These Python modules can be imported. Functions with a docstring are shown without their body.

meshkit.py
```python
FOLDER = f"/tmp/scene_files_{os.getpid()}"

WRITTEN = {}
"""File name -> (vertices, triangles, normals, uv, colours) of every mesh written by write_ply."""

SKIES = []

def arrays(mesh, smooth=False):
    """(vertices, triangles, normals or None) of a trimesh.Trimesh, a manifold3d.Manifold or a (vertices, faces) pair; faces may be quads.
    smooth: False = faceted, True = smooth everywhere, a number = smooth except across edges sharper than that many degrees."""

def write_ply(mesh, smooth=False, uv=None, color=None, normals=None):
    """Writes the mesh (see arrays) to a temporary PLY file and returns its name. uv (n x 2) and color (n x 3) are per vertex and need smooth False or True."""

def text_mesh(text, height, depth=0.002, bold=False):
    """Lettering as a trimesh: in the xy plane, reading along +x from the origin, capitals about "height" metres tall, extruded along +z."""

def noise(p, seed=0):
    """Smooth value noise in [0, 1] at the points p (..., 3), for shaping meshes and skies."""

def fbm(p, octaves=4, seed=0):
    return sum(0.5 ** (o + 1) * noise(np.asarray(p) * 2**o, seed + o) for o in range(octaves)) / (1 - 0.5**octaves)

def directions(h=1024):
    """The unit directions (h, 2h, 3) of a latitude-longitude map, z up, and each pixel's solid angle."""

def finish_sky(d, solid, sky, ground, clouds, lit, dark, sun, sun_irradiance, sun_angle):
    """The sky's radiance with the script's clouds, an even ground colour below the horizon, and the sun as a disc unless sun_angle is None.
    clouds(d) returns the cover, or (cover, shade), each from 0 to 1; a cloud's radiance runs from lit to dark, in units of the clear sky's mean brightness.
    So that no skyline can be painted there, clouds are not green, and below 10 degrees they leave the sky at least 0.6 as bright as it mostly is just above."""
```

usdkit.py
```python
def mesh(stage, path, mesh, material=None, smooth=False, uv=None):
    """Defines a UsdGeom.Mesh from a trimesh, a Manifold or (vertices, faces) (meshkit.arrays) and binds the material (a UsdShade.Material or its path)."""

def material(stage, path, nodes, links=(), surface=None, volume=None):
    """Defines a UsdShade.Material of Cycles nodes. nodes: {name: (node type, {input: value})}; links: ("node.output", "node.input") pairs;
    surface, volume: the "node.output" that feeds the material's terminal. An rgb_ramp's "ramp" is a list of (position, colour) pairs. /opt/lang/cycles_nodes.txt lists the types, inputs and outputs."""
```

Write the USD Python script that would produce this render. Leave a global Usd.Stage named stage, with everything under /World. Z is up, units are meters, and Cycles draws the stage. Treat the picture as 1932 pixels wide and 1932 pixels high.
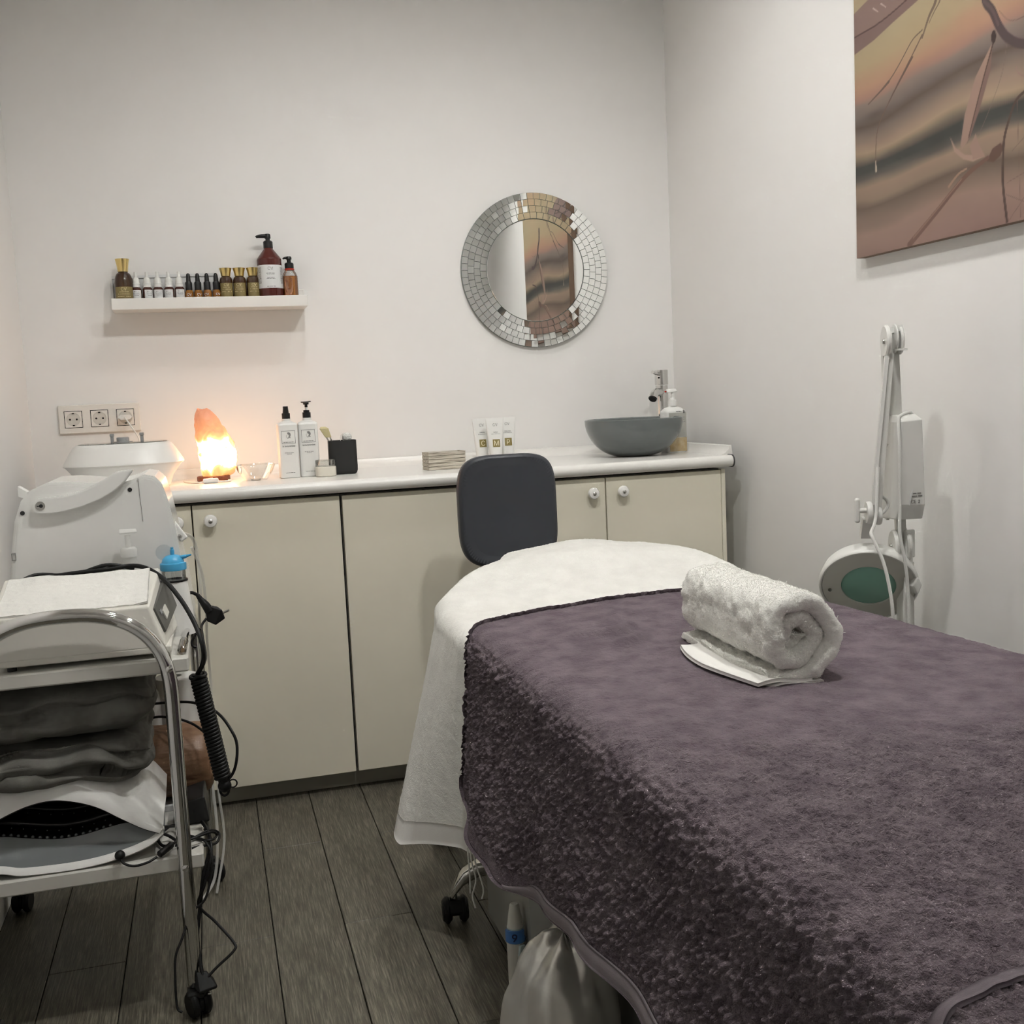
import math, random
import numpy as np, trimesh, manifold3d, shapely, usdkit, meshkit
from shapely import geometry as sg, affinity, ops
from pxr import Usd, UsdGeom, UsdLux, UsdShade, Gf, Sdf

stage = Usd.Stage.CreateInMemory()
UsdGeom.SetStageUpAxis(stage, UsdGeom.Tokens.z)
UsdGeom.SetStageMetersPerUnit(stage, 1.0)
UsdGeom.Xform.Define(stage, '/World')
UsdGeom.Scope.Define(stage, '/World/Looks')
random.seed(7)
rng = np.random.default_rng(7)

# ------------------------------------------------------------------ camera, light, exposure
F_PX, YAW, PITCH, ROLL, EYE = 2049.74, 0.27078779, -0.10518891, -0.04598968, 1.08
EXPOSURE = 1.53
cy_, sy_ = math.cos(YAW), math.sin(YAW)
fw = np.array([sy_ * math.cos(PITCH), cy_ * math.cos(PITCH), math.sin(PITCH)])
rt = np.array([cy_, -sy_, 0.0]); up = np.cross(rt, fw)
rt, up = math.cos(ROLL) * rt + math.sin(ROLL) * up, -math.sin(ROLL) * rt + math.cos(ROLL) * up
cam = UsdGeom.Camera.Define(stage, '/World/camera')
cam.AddTransformOp().Set(Gf.Matrix4d(*rt, 0, *up, 0, *(-fw), 0, 0, 0, EYE, 1))
cam.CreateHorizontalApertureAttr(36.0); cam.CreateVerticalApertureAttr(36.0)
cam.CreateFocalLengthAttr(36.0 * F_PX / 1932)
cam.CreateClippingRangeAttr(Gf.Vec2f(0.05, 50))
cam.CreateExposureAttr(EXPOSURE)

CEIL = 2.62
LAMPS = [(x, y) for y in (2.60, 1.45, 0.10) for x in (0.38, 1.00)]      # recessed, tiltable ceiling spots, three rows of two
LAMP_POWER = {2.60: 36.0, 1.45: 133.0, 0.10: 30.0}
LAMP_TILT = {2.60: 0.0, 1.45: 24.0, 0.10: -14.0}                          # degrees towards the counter (minus: towards the wall behind the viewer)
LAMP_CONE = {2.60: 75.0, 1.45: 70.0, 0.10: 70.0}
LAMP_R = 0.055
for i, (x, y) in enumerate(LAMPS):
    l = UsdLux.SphereLight.Define(stage, f'/World/spot_light_{i+1:03d}')
    l.AddTranslateOp().Set(Gf.Vec3d(x, y, CEIL - 0.03)); l.AddRotateXOp().Set(LAMP_TILT[y])
    l.CreateRadiusAttr(LAMP_R); l.CreateIntensityAttr(LAMP_POWER[y]); l.CreateColorAttr(Gf.Vec3f(1.0, 0.985, 0.962))
    sh = UsdLux.ShapingAPI.Apply(l.GetPrim()); sh.CreateShapingConeAngleAttr(LAMP_CONE[y]); sh.CreateShapingConeSoftnessAttr(1.0)

# ------------------------------------------------------------------ scene helpers
used = {}
def numbered(path):
    n = used.get(path, -1) + 1
    used[path] = n
    return path if n == 0 else f'{path}_{n:03d}'
def S(r, g, b, k=1.0):
    f = lambda c: (c / 255 / 12.92 if c <= 10 else ((c / 255 + 0.055) / 1.055) ** 2.4) * k
    return (f(r), f(g), f(b))
def tag(prim, label=None, cat=None, group=None, kind=None):
    for k, v in (('label', label), ('category', cat), ('group', group), ('kind', kind)):
        if v: prim.SetCustomDataByKey(k, v)
def place(prim, loc, rz=0, tilt=None):
    x = UsdGeom.Xformable(prim)
    x.AddTranslateOp().Set(Gf.Vec3d(*map(float, loc)))
    if rz: x.AddRotateZOp().Set(float(rz))
    if tilt: x.AddRotateXYZOp().Set(Gf.Vec3f(*tilt))
class Thing:
    def __init__(s, name, label, cat=None, loc=(0, 0, 0), rz=0, group=None, kind=None, tilt=None):
        s.path = numbered('/World/' + name); s.name = name; s.n = {}
        s.prim = UsdGeom.Xform.Define(stage, s.path).GetPrim()
        place(s.prim, loc, rz, tilt); tag(s.prim, label, cat, group, kind); s.group, s.cat = group, cat
    def part(s, name, mesh, mat, smooth=35, label=None, kind=None, parent=None, uv=None):
        p = numbered((parent or s.path) + '/' + name)
        m = usdkit.mesh(stage, p, mesh, mat, smooth, uv)
        tag(m.GetPrim(), label, kind=kind)
        return p
    def copy(s, label, loc, rz=0, tilt=None):
        p = numbered('/World/' + s.name)
        x = UsdGeom.Xform.Define(stage, p).GetPrim()
        x.GetReferences().AddInternalReference(s.path); x.SetInstanceable(True)
        xf = UsdGeom.Xformable(x); xf.ClearXformOpOrder()
        ops_ = [xf.AddTranslateOp(opSuffix='c')]; ops_[0].Set(Gf.Vec3d(*map(float, loc)))
        if rz: xf.AddRotateZOp(opSuffix='c').Set(float(rz))
        if tilt: xf.AddRotateXYZOp(opSuffix='c').Set(Gf.Vec3f(*tilt))
        tag(x, label, s.cat, s.group); return p
def solo(name, mesh, mat, label, cat, loc=(0, 0, 0), rz=0, smooth=35, group=None, kind=None):
    p = numbered('/World/' + name); m = usdkit.mesh(stage, p, mesh, mat, smooth)
    place(m.GetPrim(), loc, rz); tag(m.GetPrim(), label, cat, group, kind); return p
def struct(name, mesh, mat, label, smooth=35): return solo(name, mesh, mat, label, None, kind='structure', smooth=smooth)

# ------------------------------------------------------------------ mesh helpers
cat = trimesh.util.concatenate
def box(x0, x1, y0, y1, z0, z1, b=0.0):
    c = np.array([(x, y, z) for x in (x0, x1) for y in (y0, y1) for z in (z0, z1)], float)
    if b <= 0: return trimesh.convex.convex_hull(c)
    m = c.mean(0); pts = []
    for p in c:
        s = np.sign(m - p)
        for k in range(3):
            q = p + s * b; q[k] = p[k]; pts.append(q)
    return trimesh.convex.convex_hull(np.array(pts))
def hull(pts, r=0.0, n=10):
    pts = np.asarray(pts, float)
    if r <= 0: return trimesh.convex.convex_hull(pts)
    s = trimesh.creation.icosphere(subdivisions=2, radius=r).vertices
    return trimesh.convex.convex_hull((pts[:, None] + s[None]).reshape(-1, 3))
def move(m, t): m = m.copy(); m.apply_translation(t); return m
def rot(m, axis, deg, point=(0, 0, 0)):
    m = m.copy(); m.apply_transform(trimesh.transformations.rotation_matrix(math.radians(deg), axis, point)); return m
def scale(m, s): m = m.copy(); m.vertices = m.vertices * np.asarray(s); return m
def lathe(prof, n=40):
    return trimesh.creation.revolve(np.array(prof, float), sections=n)
def cyl(r, z0, z1, n=28, b=0.0, r2=None):
    r2 = r if r2 is None else r2
    p = [(0, z0), (r - b, z0), (r, z0 + b), (r2, z1 - b), (r2 - b, z1), (0, z1)] if b > 0 else [(0, z0), (r, z0), (r2, z1), (0, z1)]
    return lathe(p, n)
def along(m, a, b):
    """a mesh built along +z from the origin, turned to run from a towards b"""
    a, b = np.array(a, float), np.array(b, float); d = b - a
    m = m.copy(); m.apply_transform(trimesh.geometry.align_vectors([0, 0, 1], d / np.linalg.norm(d))); m.apply_translation(a); return m
def rod(a, b, r, n=16, bev=0.0): return along(cyl(r, 0, float(np.linalg.norm(np.subtract(b, a))), n, bev), a, b)
def smoothpts(pts, per=8, closed=False):
    p = np.array(pts, float)
    q = np.vstack([p[-1:], p, p[:2]]) if closed else np.vstack([2 * p[0] - p[1], p, 2 * p[-1] - p[-2]])
    out = []
    for i in range(len(q) - 3):
        a, b, c, d = q[i:i + 4]
        for t in np.linspace(0, 1, per, endpoint=False):
            out.append(0.5 * (2 * b + (c - a) * t + (2 * a - 5 * b + 4 * c - d) * t * t + (3 * b - a - 3 * c + d) * t ** 3))
    if not closed: out.append(p[-1])
    return np.array(out)
def loft(rings, caps=True, closed=False):
    R = np.array(rings, float); m, n = R.shape[:2]; v = R.reshape(-1, 3); f = []
    M = m if closed else m - 1
    i, j = np.meshgrid(np.arange(M), np.arange(n), indexing='ij')
    a = i * n + j; b = i * n + (j + 1) % n; c = ((i + 1) % m) * n + (j + 1) % n; d = ((i + 1) % m) * n + j
    f = [np.stack([a, b, c], -1).reshape(-1, 3), np.stack([a, c, d], -1).reshape(-1, 3)]
    if caps and not closed:
        v = np.vstack([v, R[0].mean(0), R[-1].mean(0)]); k = len(v) - 2; jj = np.arange(n)
        f.append(np.stack([np.full(n, k), (jj + 1) % n, jj], -1)); o = (m - 1) * n
        f.append(np.stack([np.full(n, k + 1), o + jj, o + (jj + 1) % n], -1))
    t = trimesh.Trimesh(v, np.vstack(f), process=False)
    return t
def tube(pts, r, n=10, per=8, closed=False, smooth=True):
    p = smoothpts(pts, per, closed) if smooth else np.array(pts, float)
    m = len(p); rr = np.interp(np.linspace(0, 1, m), np.linspace(0, 1, len(np.atleast_1d(r))), np.atleast_1d(r)) if np.ndim(r) else np.full(m, r)
    t = np.gradient(p, axis=0) if not closed else np.roll(p, -1, 0) - np.roll(p, 1, 0)
    t /= np.maximum(np.linalg.norm(t, axis=1, keepdims=True), 1e-9)
    u = np.cross(t[0], [0, 0, 1.0] if abs(t[0][2]) < 0.9 else [1.0, 0, 0]); u /= np.linalg.norm(u); rings = []
    a = np.linspace(0, 2 * np.pi, n, endpoint=False)
    for k in range(m):
        u = u - t[k] * (u @ t[k]); u /= np.linalg.norm(u); w = np.cross(t[k], u)
        rings.append(p[k] + rr[k] * (np.cos(a)[:, None] * u + np.sin(a)[:, None] * w))
    return loft(rings, True, closed)
def prism(poly, d):
    poly = sg.Polygon(poly) if not hasattr(poly, 'geom_type') else poly
    return cat([trimesh.creation.extrude_polygon(g, d, engine='earcut') for g in getattr(poly, 'geoms', [poly])])
def prism_xz(poly, y0, y1):
    """polygon in x, z extruded from y0 to y1"""
    m = prism(poly, y1 - y0); v = m.vertices; m.vertices = np.stack([v[:, 0], y1 - v[:, 2], v[:, 1]], 1); return m
def prism_yz(poly, x0, x1):
    m = prism(poly, x1 - x0); v = m.vertices; m.vertices = np.stack([v[:, 2] + x0, v[:, 0], v[:, 1]], 1); return m
def grid(fn, nu, nv, thick=0.0):
    """fn(u, v) -> points; u, v in [0, 1]; thick turns it into a closed slab"""
    u, v = np.meshgrid(np.linspace(0, 1, nu), np.linspace(0, 1, nv), indexing='ij')
    P = fn(u, v)
    return slab(P, thick)
def slab(P, thick=0.0, skirt=False):
    nu, nv = P.shape[:2]
    i, j = np.meshgrid(np.arange(nu - 1), np.arange(nv - 1), indexing='ij'); k = i * nv + j
    f = np.vstack([np.stack([k, k + nv, k + nv + 1], -1).reshape(-1, 3), np.stack([k, k + nv + 1, k + 1], -1).reshape(-1, 3)])
    v = P.reshape(-1, 3)
    if thick == 0: return trimesh.Trimesh(v, f, process=False)
    n = np.cross(np.gradient(P, axis=0), np.gradient(P, axis=1)); n /= np.maximum(np.linalg.norm(n, axis=2, keepdims=True), 1e-12)
    w = (P - n * thick).reshape(-1, 3); N = len(v)
    e = np.concatenate([np.arange(nv), np.arange(1, nu) * nv + nv - 1, (nu - 1) * nv + np.arange(nv - 2, -1, -1), np.arange(nu - 2, 0, -1) * nv])
    g = np.roll(e, -1)
    if skirt: return trimesh.Trimesh(np.vstack([v, w[e]]), np.vstack([f, np.stack([e, N + np.arange(len(e)), np.roll(e, -1)], -1), np.stack([np.roll(e, -1), N + np.arange(len(e)), N + np.roll(np.arange(len(e)), -1)], -1)]), process=False)
    return trimesh.Trimesh(np.vstack([v, w]), np.vstack([f, f[:, ::-1] + N, np.stack([e, e + N, g], -1), np.stack([g, e + N, g + N], -1)]), process=False)
def superring(cx, cy, a, b, z, n=48, e=4.0):
    t = np.linspace(0, 2 * np.pi, n, endpoint=False); c, s = np.cos(t), np.sin(t)
    return np.stack([cx + a * np.sign(c) * np.abs(c) ** (2 / e), cy + b * np.sign(s) * np.abs(s) ** (2 / e), np.full(n, z)], 1)
def text(s, h, d=0.0004, bold=False): return meshkit.text_mesh(s, h, d, bold)
def centred(m): return move(m, (-(m.bounds[0][0] + m.bounds[1][0]) / 2, -(m.bounds[0][1] + m.bounds[1][1]) / 2, 0))
def front(m):
    """lettering in the xy plane, reading along +x, stood up to face -y"""
    v = m.vertices; return trimesh.Trimesh(np.stack([v[:, 0], -v[:, 2], v[:, 1]], 1), m.faces, process=False)
def wrap(m, r, turn=0.0):
    """flat front-facing lettering (x, -depth, z) bent round a vertical cylinder of radius r, facing -y"""
    v = m.vertices; a = v[:, 0] / r + math.radians(turn); R = r - v[:, 1]
    return trimesh.Trimesh(np.stack([R * np.sin(a), -R * np.cos(a), v[:, 2]], 1), m.faces, process=False)
def words(w, h, seed=0, d=0.0003):
    """a line of print too small to read: word-like dashes"""
    r = random.Random(seed); x = 0; out = []
    while x < w:
        k = min(r.uniform(2, 6) * h, w - x)
        if k > h * 0.4: out.append(box(x, x + k, 0, h * r.uniform(0.75, 1.0), 0, d))
        x += k + h * 0.7
    return move(cat(out), (-w / 2, 0, 0))
def lines(specs, seed=0):
    """several lines of small print: (z, width, height)"""
    return cat([move(front(words(w, h, seed + i)), (0, 0, z)) for i, (z, w, h) in enumerate(specs)])
def label_arc(r, half, z0, z1, turn=0, n=18, t=0.0003):
    a = np.radians(np.linspace(-half, half, n) + turn)
    o = [(R * math.sin(q), -R * math.cos(q)) for R, rg in ((r + t, a), (r - t, a[::-1])) for q in rg]
    m = prism(sg.Polygon(o), z1 - z0); return move(m, (0, 0, z0))
def ring_tess(m, L):
    v, f = trimesh.remesh.subdivide_to_size(m.vertices, m.faces, L, max_iter=12); return trimesh.Trimesh(v, f)

# ------------------------------------------------------------------ materials
def M(name, color, rough=0.5, metal=0.0, bump=None, var=None, **kw):
    """principled; bump = (noise scale, strength, distance[, detail]); var = (noise scale, second colour, low, high)"""
    n = {'p': ('principled_bsdf', dict(base_color=color, roughness=rough, metallic=metal, **kw))}; l = []
    if bump or var: n['geo'] = ('texture_coordinate', {})
    if bump:
        n['bn'] = ('noise_texture', dict(scale=bump[0], detail=bump[3] if len(bump) > 3 else 3.0, roughness=0.6))
        n['bu'] = ('bump', dict(strength=bump[1], distance=bump[2]))
        l += [('geo.object', 'bn.vector'), ('bn.fac', 'bu.height'), ('bu.normal', 'p.normal')]
    if var:
        n['vn'] = ('noise_texture', dict(scale=var[0], detail=3.0)); n['vr'] = ('rgb_ramp', dict(ramp=[(var[2], color), (var[3], var[1])]))
        l += [('geo.object', 'vn.vector'), ('vn.fac', 'vr.fac'), ('vr.color', 'p.base_color')]
    return usdkit.material(stage, '/World/Looks/' + name, n, l, 'p.BSDF')
def terry(name, c0, c1, scale_, strength, dist, sheen=0.4):
    n = {'tc': ('texture_coordinate', {}),
         'n1': ('noise_texture', dict(scale=scale_, detail=2.5, roughness=0.6, distortion=0.6)),
         'v1': ('noise_texture', dict(scale=scale_ * 2.6, detail=2.0)),
         'mx': ('math', dict(math_type='multiply_add', value2=0.45)),
         'n2': ('noise_texture', dict(scale=22.0, detail=3.0)),
         'r': ('rgb_ramp', dict(ramp=[(0.36, c0), (0.64, c1)])),
         'b': ('bump', dict(strength=strength, distance=dist)),
         'p': ('principled_bsdf', dict(roughness=0.95, sheen_weight=sheen, sheen_roughness=0.4, sheen_tint=c1, specular_ior_level=0.1))}
    l = [('tc.object', 'n1.vector'), ('tc.object', 'v1.vector'), ('tc.object', 'n2.vector'), ('v1.fac', 'mx.value1'), ('n1.fac', 'mx.value3'), ('mx.value', 'b.height'),
         ('b.normal', 'p.normal'), ('n2.fac', 'r.fac'), ('r.color', 'p.base_color')]
    return usdkit.material(stage, '/World/Looks/' + name, n, l, 'p.BSDF')

WALL = M('wall_paint', (0.80, 0.795, 0.77), 0.75, bump=(260, 0.06, 0.002))
CEILP = M('ceiling_paint', (0.82, 0.82, 0.80), 0.8, bump=(200, 0.05, 0.002))
WHITE = M('white_laminate', (0.80, 0.79, 0.75), 0.28)
DOORM = M('door_laminate', (0.80, 0.765, 0.63), 0.42, var=(3.0, (0.785, 0.75, 0.615), 0.3, 0.7))
CARC = M('carcass_edge', (0.10, 0.095, 0.08), 0.7)
PLINTH = M('plinth_laminate', (0.35, 0.335, 0.285), 0.45)
KNOB = M('knob_porcelain', (0.86, 0.85, 0.82), 0.12)
STEEL = M('brushed_steel', (0.55, 0.54, 0.51), 0.3, 1.0)
CHROME = M('chrome', (0.72, 0.715, 0.70), 0.06, 1.0)
MIRROR = M('mirror_glass', (0.90, 0.915, 0.90), 0.0, 1.0)
MIRBACK = M('mirror_edge', (0.22, 0.24, 0.22), 0.4)
BLACKP = M('black_plastic', (0.011, 0.011, 0.011), 0.38, specular_ior_level=0.35)
RUBBER = M('black_rubber', (0.006, 0.006, 0.006), 0.5, specular_ior_level=0.28)
LEATHER = M('dark_grey_vinyl', (0.028, 0.032, 0.040), 0.42, bump=(500, 0.08, 0.001))
WPLAST = M('white_plastic', (0.78, 0.78, 0.75), 0.32)
WPLAST2 = M('warm_white_plastic', (0.70, 0.685, 0.62), 0.38)
WGLOSS = M('white_gloss_plastic', (0.80, 0.80, 0.77), 0.15)
GREYP = M('grey_plastic', (0.30, 0.31, 0.31), 0.35)
DGREYP = M('dark_grey_panel', (0.085, 0.085, 0.078), 0.4)
CREAMP = M('cream_socket_plastic', (0.76, 0.735, 0.68), 0.4)
SOCKIN = M('socket_well_plastic', (0.60, 0.58, 0.53), 0.45)
DARKHOLE = M('dark_hole', (0.01, 0.01, 0.01), 0.8)
PWHITE = terry('white_terry', (0.78, 0.775, 0.73), (0.84, 0.835, 0.79), 260, 0.45, 0.003, 0.3)
PURPLE = terry('plum_terry', (0.135, 0.108, 0.124), (0.195, 0.160, 0.176), 260, 1.0, 0.0045, 0.35)
PBAND = M('plum_woven_band', (0.20, 0.172, 0.186), 0.85, bump=(700, 0.3, 0.001))
WBAND = M('white_woven_band', (0.80, 0.79, 0.75), 0.9, bump=(900, 0.3, 0.001))
BEDGREY = M('bed_grey_vinyl', (0.30, 0.30, 0.28), 0.45)
GREYFLEECE = terry('grey_fleece', (0.105, 0.102, 0.091), (0.15, 0.147, 0.132), 420, 0.25, 0.002, 0.5)
BROWN = M('brown_cushion_vinyl', (0.165, 0.088, 0.045), 0.5, bump=(60, 0.25, 0.004))
SATIN = M('silver_satin', (0.62, 0.605, 0.56), 0.26, 0.5)
BOWLG = M('sink_grey_glass', (0.135, 0.15, 0.148), 0.10)
AMBER = M('amber_glass', (0.045, 0.02, 0.008), 0.06)
AMBER2 = M('amber_oil', (0.26, 0.105, 0.015), 0.08)
WINE = M('wine_liquid_bottle', (0.085, 0.018, 0.014), 0.10)
DROPA = M('dark_amber_glass', (0.06, 0.016, 0.010), 0.08)
DROPB = M('bottle_black_glass', (0.035, 0.028, 0.018), 0.1)
GOLD = M('gold_cap', (0.78, 0.60, 0.25), 0.22, 1.0)
OLIVE = M('olive_gold_label', (0.20, 0.155, 0.055), 0.5)
CREAMINK = M('cream_ink', (0.80, 0.75, 0.56), 0.5)
PALEG = M('pale_gold_print', (0.62, 0.52, 0.30), 0.5)
LWHITE = M('label_white', (0.68, 0.69, 0.68), 0.55)
PRINT = M('grey_print', (0.22, 0.22, 0.21), 0.6)
PRINTD = M('dark_print', (0.06, 0.06, 0.06), 0.6)
FROST = M('frosted_pipette', (0.74, 0.74, 0.70), 0.35)
ORANGE = M('orange_oil', (0.42, 0.15, 0.022), 0.08)
SKIN = M('printed_skin', (0.50, 0.24, 0.12), 0.5)
SKIND = M('printed_shade', (0.22, 0.075, 0.028), 0.5)
HAIRP = M('printed_hair', (0.34, 0.13, 0.02), 0.5)
REDP = M('red_plastic', (0.45, 0.03, 0.015), 0.35)
BLUEP = M('sky_blue_plastic', (0.06, 0.36, 0.62), 0.3)
BLUED = M('blue_clip_plastic', (0.07, 0.20, 0.50), 0.35)
GLASSC = M('clear_glass', (0.97, 0.98, 0.97), 0.02, transmission_weight=1.0, ior=1.3, thin_wall=1)
def clear(name, tint, amount):
    return usdkit.material(stage, '/World/Looks/' + name, {'t': ('transparent_bsdf', dict(color=tint)), 'g': ('glossy_bsdf', dict(color=(0.9, 0.9, 0.9), roughness=0.04)),
        'f': ('fresnel', dict(IOR=1.45)), 'm': ('math', dict(math_type='multiply_add', value2=0.8, value3=amount)), 'x': ('mix_closure', {})},
        [('f.fac', 'm.value1'), ('m.value', 'x.fac'), ('t.BSDF', 'x.closure1'), ('g.BSDF', 'x.closure2')], 'x.closure')
def frosted(name, col, amount):
    return usdkit.material(stage, '/World/Looks/' + name, {'t': ('transparent_bsdf', dict(color=(.97, .97, .96))), 'd': ('principled_bsdf', dict(base_color=col, roughness=.25)), 'x': ('mix_closure', dict(fac=amount))},
        [('t.BSDF', 'x.closure1'), ('d.BSDF', 'x.closure2')], 'x.closure')
CLEAR = clear('clear_plastic', (0.93, 0.94, 0.93), 0.05)
LIDCLR = clear('clear_lid', (0.88, 0.89, 0.88), 0.10)
TUBECLR = frosted('clear_tubing', (0.74, 0.74, 0.70), 0.42)
LENS = M('green_lens', (0.25, 0.46, 0.38), 0.06)
LAMPGLASS = M('frosted_ring', (0.60, 0.60, 0.55), 0.3)

# ------------------------------------------------------------------ the room
XL, XR, YB, YN = -0.497, 1.572, 3.49, -0.75
struct('wall_back', box(XL - .1, XR + .1, YB, YB + .1, 0, CEIL), WALL, 'white painted back wall behind the counter')
struct('wall_left', box(XL - .1, XL, YN - .1, YB, 0, CEIL), WALL, 'white painted left wall beside the trolley')
struct('wall_right', box(XR, XR + .1, YN - .1, YB, 0, CEIL), WALL, 'white painted right wall with the large picture')
struct('wall_front', box(XL, XR, YN - .1, YN, 0, CEIL), WALL, 'white painted wall behind the viewer')
struct('ceiling', box(XL - .1, XR + .1, YN - .1, YB + .1, CEIL, CEIL + .1), CEILP, 'white ceiling with recessed spots')
def plank_mat(name, k):
    n = {'tc': ('texture_coordinate', {}), 'oi': ('object_info', {}), 'geo': ('geometry', {}),
         'mp': ('mapping', dict(scale=(1.0, 0.045, 1.0))), 'mp2': ('mapping', dict(scale=(1.0, 0.16, 1.0))),
         'off': ('vector_math', dict(math_type='add')),
         'n1': ('noise_texture', dict(scale=330.0, detail=4.0, roughness=0.65, distortion=0.25)),
         'n2': ('noise_texture', dict(scale=26.0, detail=3.0)),
         'r': ('rgb_ramp', dict(ramp=[(0.30, S(48, 46, 40, k)), (0.50, S(72, 69, 60, k)), (0.70, S(103, 100, 89, k))])),
         'r2': ('rgb_ramp', dict(ramp=[(0.3, (0.78, 0.77, 0.75)), (0.7, (1.15, 1.15, 1.15))])),
         'mix': ('mix', dict(mix_type='multiply', fac=1.0)), 'b': ('bump', dict(strength=0.35, distance=0.0012)),
         'p': ('principled_bsdf', dict(roughness=0.42, specular_ior_level=0.4))}
    l = [('geo.position', 'off.vector1'), ('oi.location', 'off.vector2'), ('off.vector', 'mp.vector'), ('off.vector', 'mp2.vector'), ('mp.vector', 'n1.vector'), ('mp2.vector', 'n2.vector'),
         ('n1.fac', 'r.fac'), ('n2.fac', 'r2.fac'), ('r.color', 'mix.color1'), ('r2.color', 'mix.color2'), ('mix.color', 'p.base_color'), ('n1.fac', 'b.height'), ('b.normal', 'p.normal')]
    return usdkit.material(stage, '/World/Looks/' + name, n, l, 'p.BSDF')
PLANKS = [plank_mat('grey_wood_plank', 1.5), plank_mat('grey_wood_plank_pale', 1.68), plank_mat('grey_wood_plank_dark', 1.34)]
fl = Thing('floor', 'grey wood-grain plank floor', None, kind='structure')
fl.part('subfloor', box(XL, XR, YN, YB, -0.06, -0.009), DARKHOLE, False)
PW, PL = 0.1445, 0.905
k0 = math.floor((XL - 0.0615) / PW)
for k in range(k0, 12):
    xa = 0.0615 + k * PW; xb = xa + PW
    xa2, xb2 = max(xa + .0009, XL), min(xb - .0009, XR)
    if xb2 - xa2 < .01: continue
    y = 2.655 if k % 2 == 0 else 2.200
    y -= 5 * PL
    while y < YB:
        a, b = max(y + .0006, YN), min(y + PL - .0006, YB)
        if b - a > .01:
            r = random.random(); m = PLANKS[0 if r < .5 else (1 if r < .78 else 2)]
            fl.part('plank', box(xa2, xb2, a, b, -0.008, 0.0, 0.0012), m, False)
        y += PL

# recessed spots in the ceiling
RIM = M('spot_rim', (0.75, 0.75, 0.73), 0.3)
rimm = lathe([(LAMP_R + .002, 0), (LAMP_R + .014, -0.012), (LAMP_R + .020, -0.006), (LAMP_R + .020, 0.0), (LAMP_R + .002, 0)], 40)
sp0 = None
for i, (x, y) in enumerate(LAMPS):
    row = {2.60: 'over the counter end', 1.45: 'over the middle of the room', 0.10: 'over the near end of the room'}[y]
    lab = f'white recessed ceiling spot {row}, {"left" if x < .5 else "right"} one of the pair'
    if sp0 is None:
        sp0 = Thing('ceiling_spot', lab, 'ceiling light', (x, y, CEIL), group='recessed ceiling spots'); sp0.part('rim', rimm, RIM)
    else: sp0.copy(lab, (x, y, CEIL))

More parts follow.
